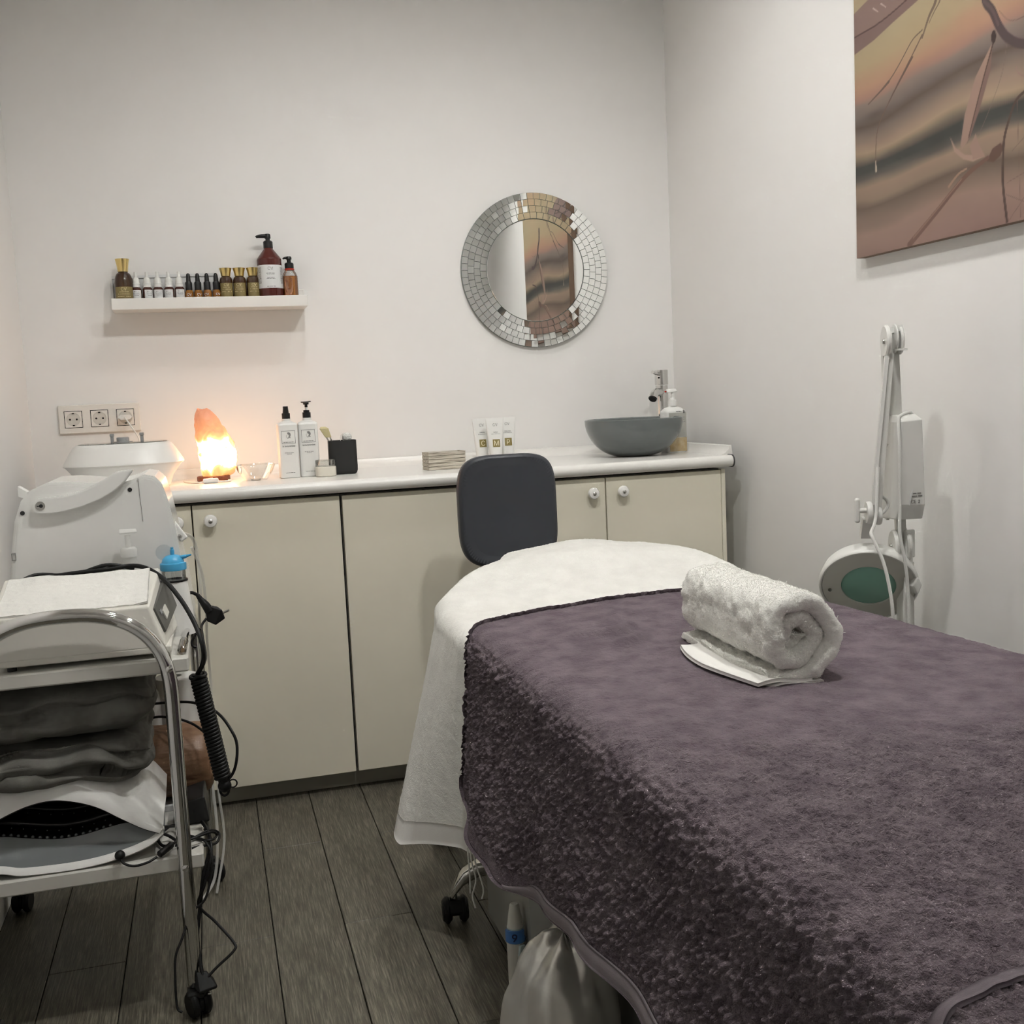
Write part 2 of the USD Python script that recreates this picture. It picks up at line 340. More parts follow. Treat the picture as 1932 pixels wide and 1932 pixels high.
# ------------------------------------------------------------------ cabinets and counter
YD, YF = 2.972, 2.990            # door faces, carcass front
ZT = 0.840
def cabinet(x0, x1, doors, label, side=False):
    t = Thing('base_cabinet', label, 'cabinet', ((x0 + x1) / 2, YF, 0), group='fitted base cabinets under the counter'); cx = (x0 + x1) / 2
    t.part('body', cat([box(x0 - cx + .001, x1 - cx - .001, 0, YB - YF - .002, .062, ZT - .002)]), CARC, False)
    if side: t.part('end_panel', box(x1 - cx - .001, x1 - cx + .012, -.019, YB - YF - .002, .058, ZT - .003, .001), DOORM, False)
    for a, b, kx in doors:
        d = t.part('door', box(a - cx + .0017, b - cx - .0017, YD - YF, -.001, .058, ZT - .006, .0015), DOORM, False)
        if kx is not None:
            kp = t.part('knob', move(rot(lathe([(0, 0), (.006, 0), (.0065, .007), (.0155, .012), (.0175, .019), (.0145, .0255), (.007, .0275), (0, .0275)], 32), (1, 0, 0), 90), (kx - cx, YD - YF, .792)), KNOB, 50, 'white porcelain knob', parent=d)
            # the little screw head in the knob is one piece with it in look only
            t.part('knob_screw', move(rot(lathe([(0, .026), (.0058, .026), (.0055, .0285), (.003, .030), (0, .0303)], 20), (1, 0, 0), 90), (kx - cx, YD - YF, .792)), STEEL, 50, 'steel knob screw', parent=d)
    return t
cabinet(-.352, .342, [(-.350, -.05, -.088), (-.05, .340, -.004)], 'cream two-door base cabinet at the left end behind the trolley')
cabinet(.342, .726, [(.344, .726, .690)], 'cream single-door base cabinet between the two pairs of doors')
cabinet(.726, 1.484, [(.726, 1.112, 1.068), (1.112, 1.484, 1.160)], 'cream two-door base cabinet below the grey bowl sink', True)
solo('cabinet_plinth', box(-.350, 1.484, 3.030, 3.045, 0, .061, .001), PLINTH, 'long grey-beige plinth under the base cabinets', 'plinth', smooth=False)
cw = Thing('worktop', 'long white laminate worktop with rounded front edge and coved upstand', 'worktop')
R = .0175; prof = [(YB - .001, .843), (2.945 + R, .843)] + [(2.945 + R - R * math.sin(a), .8605 - R * math.cos(a)) for a in np.linspace(0, math.pi, 12)] + [(YB - .001, .878)]
cw.part('slab', prism_yz(prof, -.368, 1.513), WHITE, 40)
cw.part('end_strip', prism_yz([(y * 1.0, z) for y, z in sg.Polygon(prof).buffer(.0016).simplify(.0004).exterior.coords[:-1]], 1.512, 1.516), PRINTD, False, 'dark edge strip at the worktop end')
cove = [(0, 0)] + [(.030 - .030 * math.sin(a), .028 - .028 * math.cos(a) + .0) for a in np.linspace(0, math.pi / 2, 9)] + [(0, .031), (.0, .031)]
up_pts = [(YB - .001 - x, .878 + z) for x, z in [(0, 0), (.034, 0), (.026, .0025), (.016, .008), (.009, .016), (.0055, .026), (.0, .0275)]]
cw.part('upstand', prism_yz(up_pts, -.368, 1.55), WHITE, 40)
ur = [(1.526 - x, .878 + z) for x, z in [(-.003, 0), (.036, 0), (.028, .0025), (.018, .008), (.010, .016), (.006, .026), (.0, .0285)]]
cw.part('upstand', prism_xz(ur, 2.985, YB - .001), WHITE, 40)
ZC = .878

# ------------------------------------------------------------------ wall things: socket plate, ledge shelf, mirror, picture
so = Thing('socket_plate', 'cream triple wall socket plate above the counter on the left', 'socket', (-.3015, YB, 1.0735))
so.part('plate', box(-.115, .115, -.009, 0, -.0425, .0425, .002), CREAMP, False)
for i, px_ in enumerate((-.0735, 0, .0735)):
    q = so.part('socket_insert', cat([prism_xz(sg.box(-.0235, -.0235, .0235, .0235).difference(sg.Point(0, 0).buffer(.0195, 24)), -.0105, -.0085)]), CREAMP, False)
    stage.GetPrimAtPath(q); UsdGeom.Xformable(stage.GetPrimAtPath(q)).AddTranslateOp().Set(Gf.Vec3d(px_, 0, 0))
    w = so.part('socket_well', rot(cyl(.0194, .0088, .0094, 32), (1, 0, 0), 90), SOCKIN, False, parent=q)
    fr = prism_xz(sg.box(-.0252, -.0252, .0252, .0252).difference(sg.box(-.0238, -.0238, .0238, .0238)), -.0096, -.0088)
    so.part('gap', fr, DARKHOLE, False, parent=q)
    hs = []
    for hx in (-.0095, .0095): hs.append(move(rot(cyl(.0028, .0092, .0098, 14), (1, 0, 0), 90), (hx, 0, 0)))
    for hz in (-.0178, .0178): hs.append(box(-.003, .003, -.0108, -.0090, hz - .0016, hz + .0016))
    so.part('pin_hole' if i < 2 else 'earth_clip', cat(hs if i < 2 else hs[2:]), DARKHOLE, False, parent=q)
pl = Thing('lamp_plug', 'flat white plug with a white cord in the right-hand socket', 'plug', (-.228, YB - .0105, 1.0735))
pl.part('plug_body', prism_xz(sg.Polygon([(-.018, 0), (-.012, .006), (.012, .006), (.018, 0), (.012, -.006), (-.012, -.006)]).buffer(.0015), -.022, 0), WPLAST, False)
pl.part('cord', tube([(0, -.022, 0), (.002, -.03, -.004), (.016, -.05, -.026), (.034, -.055, -.060), (.05, -.045, -.12), (.09, -.05, -.19), (.16, -.08, -.1945)], .0022, 8), WPLAST)

ZS = 1.395
sh = Thing('ledge_shelf', 'white picture-ledge shelf holding the row of bottles', 'shelf', (.046, YB, ZS))
sh.part('shelf_board', box(-.281, .281, -.100, 0, -.012, 0, .001), WHITE, False)
sh.part('front_lip', box(-.281, .281, -.112, -.100, -.012, .021, .0015), WHITE, False)
sh.part('back_rail', box(-.281, .281, -.012, 0, 0, .048, .0015), WHITE, False)
db = Thing('card_display_box', 'white open card display box standing at the back of the ledge shelf', 'box', (-.085, YB - .0165, ZS), tilt=(0, -1.1, 0))
db.part('back_card', box(-.148, .148, 0, .0018, 0, .098), LWHITE, False)
db.part('fold', box(-.148, .148, -.0035, 0, .090, .098), LWHITE, False)
db.part('side_card', box(-.148, -.1465, -.006, 0, 0, .092), LWHITE, False); db.part('side_card', box(.1465, .148, -.006, 0, 0, .085), LWHITE, False)

mi = Thing('mosaic_mirror', 'round wall mirror framed by four rings of small mirror tiles', 'mirror', (1.083, YB - .012, 1.491), rz=-.82)
face = lambda m, y: move(rot(m, (1, 0, 0), 90), (0, y, 0))
mi.part('backing', face(cyl(.2505, 0, .010, 96), .010), MIRBACK, 40)
mi.part('mirror_disc', face(cyl(.1655, 0, .004, 96, .001), -.0005), MIRROR, 40)
R0, R1, NR = .1672, .2500, 4; dr = (R1 - R0) / NR
rr = random.Random(3)
for q in range(NR):
    ra, rb = R0 + q * dr + .0005, R0 + (q + 1) * dr - .0005
    n = int(round(2 * math.pi * (ra + rb) / 2 / .0222)); ph = (q % 2) * .5 + .13 * q
    for i in range(n):
        g = .0007 / ra
        a, b = 2 * math.pi * (i + ph) / n + g, 2 * math.pi * (i + 1 + ph) / n - g
        am = (a + b) / 2; c = np.array([math.cos(am), 0, math.sin(am)]) * (ra + rb) / 2
        P = np.array([[r * math.cos(t), y, r * math.sin(t)] for y in (-.0005, -.0042) for r, t in ((ra, a), (ra, b), (rb, b), (rb, a))])
        m = trimesh.convex.convex_hull(P)
        s = .30 if rr.random() < .85 else 1.0
        m = rot(rot(m, (1, 0, 0), rr.gauss(0, s), c), (0, 0, 1), rr.gauss(0, s), c)
        mi.part('mirror_tile', m, MIRROR, False)

# picture: canvas print of driftwood, feathers and a dreamcatcher before a blurred evening beach
PY0, PY1, PZ0, PZ1, PX = 1.615, 2.350, 1.3755, 2.276, XR - .024
pic = Thing('canvas_picture', 'large canvas print of feathers before a blurred sunset beach', 'picture', (XR, (PY0 + PY1) / 2, PZ0))
pyc = (PY0 + PY1) / 2
CANV = usdkit.material(stage, '/World/Looks/canvas_print', {'a': ('attribute', dict(attribute='print')), 'tc': ('texture_coordinate', {}), 'n': ('noise_texture', dict(scale=900.0, detail=2.0)),
    'b': ('bump', dict(strength=0.15, distance=0.0006)), 'p': ('principled_bsdf', dict(roughness=0.55, specular_ior_level=0.3))},
    [('a.color', 'p.base_color'), ('tc.object', 'n.vector'), ('n.fac', 'b.height'), ('b.normal', 'p.normal')], 'p.BSDF')
def paint(y, z):
    y, z = np.asarray(y, float) / 1.0052, 1.08 + (np.asarray(z, float) - 1.08) / 1.0052; K = .88
    def col(*c): return np.array(S(*c)) * K
    w = (meshkit.fbm(np.stack([y * 4, z * 16, 0 * y], -1), 3, 5) - .5)
    zz = z + w * .035 + .010 * np.sin(y * 9)
    stops = [(1.37, (140, 110, 98)), (1.44, (146, 118, 102)), (1.478, (116, 97, 82)), (1.497, (98, 82, 68)), (1.515, (136, 114, 94)), (1.540, (146, 122, 100)), (1.557, (84, 80, 72)), (1.572, (62, 62, 58)),
             (1.590, (60, 60, 56)), (1.604, (104, 92, 76)), (1.625, (158, 134, 106)), (1.648, (138, 116, 98)), (1.672, (112, 97, 86)), (1.690, (88, 74, 63)), (1.712, (112, 98, 90)), (1.735, (130, 112, 100)),
             (1.752, (158, 118, 98)), (1.775, (170, 130, 100)), (1.82, (168, 146, 108)), (1.90, (166, 152, 116)), (2.0, (170, 150, 112)), (2.12, (164, 128, 104)), (2.27, (140, 112, 106))]
    zs = np.array([s[0] for s in stops]); cs = np.array([np.array(S(*s[1])) * K for s in stops])
    C = np.stack([np.interp(zz, zs, cs[:, k]) for k in range(3)], -1)
    P = np.stack([y, z], -1)
    def over(mask, c, a=1.0):
        nonlocal C
        mk = np.clip(mask, 0, 1)[..., None] * a; C = C * (1 - mk) + np.array(c) * mk
    def dist(line):
        L = np.array(line, float); best = np.full(y.shape, 9.0); tt = np.zeros(y.shape)
        seg = np.linalg.norm(np.diff(L, axis=0), axis=1); tot = seg.sum(); acc = 0
        for a, b, s in zip(L[:-1], L[1:], seg):
            d = b - a; t = np.clip(((P - a) @ d) / max(d @ d, 1e-12), 0, 1); e = np.linalg.norm(P - (a + t[..., None] * d), axis=-1)
            u = e < best; best = np.where(u, e, best); tt = np.where(u, (acc + t * s) / tot, tt); acc += s
        return best, tt
    def stroke(line, w0, w1, c, a=1.0, soft=.0011, per=6):
        d, t = dist(smoothpts(line, per) if len(line) > 2 else line)
        over((w0 + (w1 - w0) * t - d) / soft + .5, c, a)
    def poly(pts, c, a=1.0):
        g = sg.Polygon(pts).buffer(0); inside = shapely.contains_xy(g, y, z); d = np.full(y.shape, 9.0)
        near = (y > g.bounds[0] - .01) & (y < g.bounds[2] + .01) & (z > g.bounds[1] - .01) & (z < g.bounds[3] + .01)
        d[near] = shapely.distance(g.boundary, shapely.points(y[near], z[near])); over(.5 + np.where(inside, d, -d) / .0022, c, a)
    def blot(cy, cz, ry, rz, c, a):
        over(np.exp(-((y - cy) / ry) ** 2 - ((z - cz) / rz) ** 2), c, a)
    blot(1.80, 1.99, .12, .10, col(190, 150, 110), .5); blot(1.93, 1.80, .06, .02, col(176, 126, 98), .5)
    blot(1.89, 1.685, .05, .012, col(84, 70, 60), .6); blot(2.26, 1.69, .05, .010, col(74, 64, 54), .6)
    # big leaf, upper left
    poly([(2.345, 1.938), (2.236, 1.962), (2.05, 1.915), (2.10, 1.888), (2.186, 1.872), (2.26, 1.856), (2.345, 1.846)], col(134, 108, 98))
    poly([(2.345, 1.885), (2.242, 1.886), (2.141, 1.901), (2.05, 1.914), (2.10, 1.888), (2.186, 1.872), (2.26, 1.856), (2.345, 1.846)], col(122, 96, 88))
    stroke([(2.345, 1.886), (2.242, 1.887), (2.141, 1.902), (2.03, 1.93)], .0022, .0018, col(84, 62, 56))
    for dx in (0, .03): stroke([(2.262 - dx, 1.927), (2.243 - dx, 1.913)], .0012, .0008, col(200, 180, 165))
    # hanging strips of dry leaf
    stroke([(2.02, 1.93), (2.039, 1.868), (2.062, 1.842), (2.085, 1.806)], .0065, .0022, col(112, 92, 74))
    stroke([(2.01, 1.90), (2.026, 1.863), (2.044, 1.847), (2.062, 1.829)], .003, .001, col(112, 92, 74))
    stroke([(2.085, 1.812), (2.118, 1.782), (2.204, 1.705), (2.249, 1.653), (2.258, 1.584)], .0020, .0013, col(104, 82, 66))
    stroke([(2.12, 1.776), (2.17, 1.735), (2.204, 1.705)], .0032, .002, col(96, 76, 62))
    stroke([(2.085, 1.822), (2.118, 1.812), (2.153, 1.785), (2.193, 1.756), (2.234, 1.737), (2.283, 1.720)], .0016, .0018, col(104, 84, 68))
    stroke([(2.204, 1.749), (2.234, 1.737), (2.27, 1.725)], .0034, .0014, col(98, 80, 66))
    stroke([(2.258, 1.586), (2.256, 1.563)], .0012, .0034, col(190, 170, 148))
    # long feather with its bead
    poly([(1.871, 1.726), (1.917, 1.677), (1.95, 1.611), (1.963, 1.554), (1.957, 1.545), (1.934, 1.563), (1.909, 1.611), (1.879, 1.677)], col(150, 120, 104))
    poly([(1.868, 1.724), (1.897, 1.661), (1.925, 1.60), (1.942, 1.553), (1.934, 1.563), (1.905, 1.611), (1.874, 1.677)], col(118, 90, 78))
    stroke([(1.867, 1.725), (1.897, 1.661), (1.938, 1.564)], .0018, .0012, col(76, 54, 46))
    over((1 - ((y - 1.865) / .0075) ** 2 - ((z - 1.738) / .0135) ** 2) * 4, col(58, 42, 36))
    # curled stem, upper right
    stroke([(1.895, 1.86), (1.889, 1.815), (1.869, 1.788), (1.85, 1.753), (1.824, 1.722), (1.783, 1.699), (1.745, 1.70)], .0095, .0085, col(76, 60, 60))
    stroke([(1.893, 1.815), (1.869, 1.790), (1.852, 1.757)], .004, .003, col(96, 78, 74), .7)
    # calyx, seed head and stick
    poly([(1.995, 1.577), (1.982, 1.545), (1.955, 1.524), (1.925, 1.513), (1.889, 1.516), (1.917, 1.524), (1.95, 1.532), (1.978, 1.552)], col(160, 130, 112))
    poly([(1.917, 1.566), (1.934, 1.545), (1.925, 1.517), (1.889, 1.516), (1.905, 1.54)], col(150, 120, 104))
    poly([(1.885, 1.505), (1.868, 1.526), (1.845, 1.532), (1.836, 1.522), (1.846, 1.507), (1.865, 1.499)], col(92, 66, 54))
    stroke([(2.135, 1.377), (2.043, 1.431), (1.95, 1.487), (1.882, 1.511)], .0072, .0045, col(108, 78, 64))
    stroke([(2.12, 1.39), (2.043, 1.435), (1.96, 1.485)], .002, .0015, col(134, 102, 84))
    stroke([(2.0, 1.478), (1.97, 1.497), (1.945, 1.503)], .003, .002, col(150, 118, 98))
    # hoop and threads of the dreamcatcher
    stroke([(1.74, 1.620), (1.782, 1.611), (1.805, 1.599), (1.823, 1.568), (1.835, 1.537), (1.838, 1.502), (1.838, 1.449), (1.827, 1.378)], .0030, .0034, col(78, 58, 50))
    stroke([(1.828, 1.716), (1.842, 1.661), (1.877, 1.603), (1.909, 1.56)], .0007, .0007, col(110, 92, 82), .8)
    stroke([(1.85, 1.782), (1.822, 1.755), (1.783, 1.749), (1.742, 1.76)], .0008, .0008, col(110, 86, 74), .8)
    stroke([(1.742, 1.63), (1.782, 1.641), (1.798, 1.651), (1.803, 1.664)], .003, .001, col(140, 110, 98))
    for a, b in (((1.80, 1.60), (1.79, 1.38)), ((1.775, 1.61), (1.765, 1.38)), ((1.826, 1.452), (1.742, 1.47)), ((1.83, 1.43), (1.742, 1.39)), ((1.812, 1.51), (1.742, 1.55)), ((1.82, 1.38), (1.742, 1.45))):
        stroke([a, b], .0006, .0006, col(104, 80, 70), .8)
    # upper part: hoop seen only in the mirror
    stroke([(2.26, 2.27), (2.22, 2.10), (2.10, 2.03), (1.98, 2.10), (1.95, 2.27)], .006, .006, col(100, 80, 70))
    return np.clip(C * .84 + C.mean(-1, keepdims=True) * .16, 0, 1)
nu, nv = 300, 450
ys, zs = np.meshgrid(np.linspace(PY1, PY0, nu), np.linspace(PZ0, PZ1, nv), indexing='ij')
pm = slab(np.stack([np.full_like(ys, PX - XR), ys - pyc, zs - PZ0], -1))
pp = pic.part('printed_face', pm, CANV, True)
UsdGeom.PrimvarsAPI(stage.GetPrimAtPath(pp)).CreatePrimvar('print', Sdf.ValueTypeNames.Color3fArray, 'vertex').Set([Gf.Vec3f(*map(float, c)) for c in paint(ys, zs).reshape(-1, 3)])
pic.part('canvas_edge', box(PX - XR + .0006, -.0005, PY0 - pyc, PY1 - pyc, 0, PZ1 - PZ0), M('canvas_edge', S(112, 92, 78, 1.4), 0.7), False)

# ------------------------------------------------------------------ bottles on the ledge shelf
YS = YB - .055
def cv(h): return centred(text('CV', h))
def amber(name, label, x, r, zl, zs_, zn, rn, zc0, zc1, rc0, rc1, group=None, cvh=.009, seed=0):
    t = Thing(name, label, 'bottle', (x, YS, ZS), group=group)
    pr = [(0, 0), (r * .93, 0), (r, .004), (r, zl), ] + [(rn + (r - rn) * math.cos(a) ** .9, zl + (zn - zl) * math.sin(a)) for a in np.linspace(.12, math.pi / 2 - .05, 9)] + [(rn, zn + .003), (0, zn + .003)]
    t.part('bottle_body', lathe(pr, 36), AMBER, 40)
    lb = t.part('label_sheet', label_arc(r + .0003, 62, .003, zl - .002), OLIVE, 40)
    t.part('label_print', move(wrap(front(cv(cvh)), r + .0006), (0, 0, zl - cvh * 1.0)), PALEG, False, parent=lb)
    t.part('small_print', wrap(lines([(zl - cvh * 2.0, r * 1.0, .0016), (zl - cvh * 2.0 - .006, r * 1.3, .0016), (zl - cvh * 2.0 - .013, r * 1.5, .0022), (.006, r * .9, .0014)], seed), r + .0006), PALEG, False, parent=lb)
    c = [(0, zc0), (rc0, zc0)] + [(rc0 + (rc1 - rc0) * u ** 1.5, zc0 + (zc1 - zc0) * u) for u in np.linspace(.05, 1, 8)] + [(rc1 - .003, zc1), (rc1 - .005, zc1 - .004), (0, zc1 - .004)]
    t.part('gold_cap', lathe(c, 32), GOLD, 40)
    return t
amber('amber_bottle', 'tall amber bottle with olive label and flared gold cap at the ledge shelf left end', -.199, .0265, .060, .08, .100, .0135, .103, .140, .0145, .0200, seed=1)
g0 = None
for i, (x, tx) in enumerate(((.093, 'left'), (.1325, 'middle'), (.172, 'right'))):
    lab = f'small amber oil bottle with flared gold cap, {tx} one of the three'
    if g0 is None: g0 = amber('oil_bottle', lab, x, .0195, .067, .08, .085, .0115, .086, .110, .0138, .0188, 'small gold-capped oil bottles', .008, 5)
    else: g0.copy(lab, (x, YS, ZS), (-9, 6)[i - 1])
def dropper_white(label, x):
    t = Thing('serum_bottle', label, 'bottle', (x, YS, ZS), group='white-capped serum bottles'); r = .0140
    t.part('bottle_body', lathe([(0, 0), (r, 0), (r, .052), (.0105, .057), (0, .057)], 30), DROPA, 40)
    lb = t.part('label_sheet', label_arc(r + .0003, 58, .002, .049), LWHITE, 40)
    t.part('label_print', wrap(lines([(.043, .014, .0018), (.039, .018, .0012), (.036, .016, .0012), (.032, .012, .0012)], int(x * 1000)), r + .0006), PRINT, False, parent=lb)
    t.part('screw_cap', lathe([(0, .057), (.0115, .057), (.0115, .062), (.0110, .0625), (.0110, .066), (.0115, .0665), (.0115, .070), (0, .070)], 30), WPLAST, 40)
    t.part('bulb', lathe([(0, .070), (.0098, .070), (.0098, .078), (.0085, .083), (.0055, .086), (.0045, .088), (.0042, .101), (.0036, .102), (0, .102)], 26), FROST, 40)
    return t
w0 = None
for i, x in enumerate((-.165, -.134, -.104, -.073, -.043)):
    lab = f'small serum bottle with white dropper cap, {("first", "second", "third", "fourth", "fifth")[i]} from the left in its row'
    if w0 is None: w0 = dropper_white(lab, x)
    else: w0.copy(lab, (x, YS, ZS), (0, 24, 4, -10, 8)[i])
def dropper_black(label, x):
    t = Thing('dropper_bottle', label, 'bottle', (x, YS, ZS), group='black-capped dropper bottles'); r = .0122
    t.part('bottle_body', lathe([(0, 0), (r, 0), (r, .040), (.0085, .048), (0, .048)], 30), AMBER2, 40)
    t.part('label_print', move(wrap(front(cv(.007)), r + .0004), (0, 0, .033)), LWHITE, False)
    t.part('small_print', wrap(lines([(.0245, .014, .0022)], 4), r + .0004), LWHITE, False)
    t.part('screw_cap', lathe([(0, .047), (.0100, .047), (.0100, .068), (.0085, .071), (0, .071)], 26), BLACKP, 40)
    t.part('bulb', lathe([(0, .070), (.0070, .071), (.0062, .088), (.0050, .094), (.002, .0965), (0, .097)], 24), BLACKP, 40)
    return t
b0 = None
for i, x in enumerate((-.016, .0102, .0370, .0635)):
    lab = f'little amber dropper bottle with black rubber bulb, {("first", "second", "third", "fourth")[i]} from the left of four'
    if b0 is None: b0 = dropper_black(lab, x)
    else: b0.copy(lab, (x, YS, ZS), (12, -14, 18)[i - 1])
def pump_head(t, z0, rc, z1, rs, z2, rh, z3, mat, spout, nozzle=None):
    t.part('pump_collar', lathe([(0, z0), (rc, z0), (rc, z1 - .003), (rc - .003, z1), (0, z1)], 30), mat, 40)
    t.part('pump_stem', cyl(rs, z1 - .001, z2 + .001, 18), mat, 40)
    h = cat([lathe([(0, z2), (rh, z2), (rh, z3 - .003), (rh - .002, z3), (0, z3)], 24),
             tube([(0, 0, (z2 + z3) / 2 + .001), (spout * .5, 0, (z2 + z3) / 2 + .0005), (spout * .9, 0, (z2 + z3) / 2 - .001), (spout, 0, (z2 + z3) / 2 - .0035)], [(z3 - z2) * .46, (z3 - z2) * .42, (z3 - z2) * .3, (z3 - z2) * .26], 12)])
    return t.part('pump_head', h, mat, 40)
t = Thing('pump_bottle', 'large wine-red pump bottle with white label on the ledge shelf', 'bottle', (.224, YS, ZS)); r = .0372
t.part('bottle_body', lathe([(0, 0), (r - .002, 0), (r, .003), (r, .132), (r - .002, .138), (.015, .164), (.0125, .170), (0, .170)], 48), WINE, 40)
lb = t.part('label_sheet', label_arc(r + .0003, 80, .046, .115), LWHITE, 40)
t.part('label_print', move(wrap(front(cv(.009)), r + .0006), (0, 0, .104)), PRINT, False, parent=lb)
t.part('small_print', wrap(lines([(.089, .026, .002), (.086, .022, .0014), (.076, .022, .0018), (.073, .026, .0014), (.050, .026, .002)], 3), r + .0006), PRINT, False, parent=lb)
t.part('small_print', cat([wrap(lines([(z, .014, .0017) for z in np.arange(.060, .110, .0036)], 9), r + .0006, s) for s in (-58, 60)]), PRINT, False, parent=lb)
pump_head(t, .168, .0142, .190, .0068, .197, .0090, .211, BLACKP, -.034)
t = Thing('pump_bottle', 'small clear pump bottle of orange oil with a portrait label on the ledge shelf', 'bottle', (.283, YS, ZS)); r = .0235
t.part('oil', lathe([(0, .001), (r - .0012, .001), (r - .0012, .083), (0, .083)], 40), ORANGE, 40)
t.part('bottle_body', lathe([(r - .001, 0), (r, .002), (r, .082), (r - .004, .093), (.014, .101), (.0115, .1035)], 40), CLEAR, 40)
t.part('neck_ring', lathe([(0, .101), (.0150, .102), (.0150, .1045), (.0115, .108), (0, .108)], 30), REDP, 40)
pump_head(t, .107, .0136, .124, .0062, .134, .0085, .143, BLACKP, -.017)
P2 = lambda poly, d: wrap(front(prism(sg.Polygon(poly), d)), r + .0004, -14)
fc = t.part('portrait', P2([(-.014, .018), (-.003, .018), (.004, .024), (.010, .036), (.0125, .052), (.011, .072), (.006, .080), (-.014, .080)], .0002), SKIN, False, 'portrait print of a face')
el = lambda cx, cz, a, b: [(cx + a * math.cos(q), cz + b * math.sin(q)) for q in np.linspace(0, 2 * math.pi, 14, endpoint=False)]
t.part('print_feature', cat([P2(g, .0004) for g in (el(-.0075, .0655, .0034, .0016), el(.0060, .0675, .0032, .0016), [(-.0125, .070), (-.004, .0690), (-.004, .0700), (-.012, .0718)], [(.0025, .0705), (.010, .0730), (.010, .0745), (.0025, .0718)],
     el(-.0005, .0435, .0046, .0017), [(-.0012, .065), (-.0002, .065), (-.0012, .053), (-.0040, .051)], [(-.014, .080), (-.0125, .080), (-.013, .055), (-.009, .038), (-.0005, .028), (.006, .024), (.004, .0225), (-.003, .026), (-.011, .036), (-.0145, .055)])]), SKIND, False, parent=fc)
t.part('print_hair', P2([(.011, .018), (.018, .018), (.018, .080), (.006, .080), (.0115, .070), (.013, .052), (.0125, .036)], .0003), HAIRP, False, parent=fc)

# ------------------------------------------------------------------ things on the worktop
SALT = usdkit.material(stage, '/World/Looks/glowing_salt_rock', {'tc': ('texture_coordinate', {}), 'd': ('vector_math', dict(math_type='distance', vector2=(0.013, -0.008, 0.078))),
    'n': ('noise_texture', dict(scale=24.0, detail=3.0, distortion=0.6)), 'nm': ('math', dict(math_type='multiply_add', value2=0.075, value3=-0.037)), 'ad': ('math', dict(math_type='add')),
    'r': ('rgb_ramp', dict(ramp=[(0.0, (1.0, 0.47, 0.25)), (0.054, (1.0, 0.50, 0.24)), (0.061, (1.0, 0.66, 0.22)), (0.070, (1.0, 0.50, 0.15)), (0.088, (1.0, 0.36, 0.13)), (0.13, (1.0, 0.33, 0.17)), (1.0, (1.0, 0.30, 0.16))])),
    's': ('rgb_ramp', dict(ramp=[(0.0, (1, 1, 1)), (0.050, (1, 1, 1)), (0.0575, (.11, .11, .11)), (0.066, (.046, .046, .046)), (0.084, (.027, .027, .027)), (0.13, (.0165, .0165, .0165)), (1.0, (.013, .013, .013))])),
    'ms': ('math', dict(math_type='multiply', value2=7.5)), 'b': ('bump', dict(strength=0.5, distance=0.004)),
    'p': ('principled_bsdf', dict(base_color=(0.55, 0.26, 0.15), roughness=0.5))},
    [('tc.object', 'd.vector1'), ('tc.object', 'n.vector'), ('n.fac', 'nm.value1'), ('d.value', 'ad.value1'), ('nm.value', 'ad.value2'), ('ad.value', 'r.fac'), ('ad.value', 's.fac'), ('r.color', 'p.emission_color'),
     ('s.color', 'ms.value1'), ('ms.value', 'p.emission_strength'), ('n.fac', 'b.height'), ('b.normal', 'p.normal')], 'p.BSDF')
t = Thing('salt_lamp', 'glowing orange salt-rock lamp on a small wooden foot', 'lamp', (.014, 3.285, ZC))
rings = []
for z, cx, a, b in ((.012, .010, .036, .034), (.02, .012, .044, .040), (.05, .015, .050, .046), (.08, .016, .0545, .049), (.105, .013, .052, .047), (.13, .006, .048, .043), (.155, -.002, .040, .037), (.178, -.009, .032, .030), (.197, -.0145, .0235, .022), (.207, -.018, .014, .013)):
    q = np.linspace(0, 2 * np.pi, 56, endpoint=False)
    f = 1 + .055 * np.cos(3 * q + z * 30) + .035 * np.cos(5 * q + 1.3 - z * 18)
    rings.append(np.stack([cx + a * f * np.cos(q), b * f * np.sin(q), np.full(56, z) + .004 * np.cos(2 * q + 1)], 1))
rk = loft(rings); rk = ring_tess(rk, .006); d_ = meshkit.fbm(rk.vertices * 55, 3, 2) - .5
rk.vertices += rk.vertex_normals * (d_ * .010)[:, None]
t.part('salt_rock', rk, SALT, 25, 'glowing salt rock')
t.part('wood_foot', cyl(.047, 0, .0145, 40, .002), M('dark_red_wood', (0.17, 0.045, 0.018), .45), 40)
t = Thing('cord_switch', 'white inline cord switch lying in front of the salt lamp', 'switch', (.006, 3.172, ZC), rz=-4)
t.part('switch_body', hull([(sx * x, sy * y, z) for sx, sy, x, y, z in ((-1, -1, .019, .004, .0045), (-1, 1, .019, .004, .0045), (1, -1, .017, .004, .0045), (1, 1, .017, .004, .0045), (-1, -1, .018, .003, .0095), (-1, 1, .018, .003, .0095), (1, -1, .016, .003, .0095), (1, 1, .016, .003, .0095))], .0042), WPLAST, 50)
t.part('rocker', box(-.008, .006, -.0045, .0045, .0125, .0145, .001), M('rocker_plastic', (.62, .6, .56), .4), False)
t.part('cord', tube([(.019, 0, .004), (.03, .002, .003), (.044, .006, .0028), (.052, .03, .0026), (.045, .06, .0026)], .0024, 8), WPLAST)
t.part('cord', tube([(-.022, 0, .004), (-.04, .01, .0026), (-.07, .06, .0026), (-.085, .12, .0026)], .0024, 8), WPLAST)
t = Thing('glass_bowl', 'small clear glass bowl beside the salt lamp', 'bowl', (.130, 3.186, ZC))
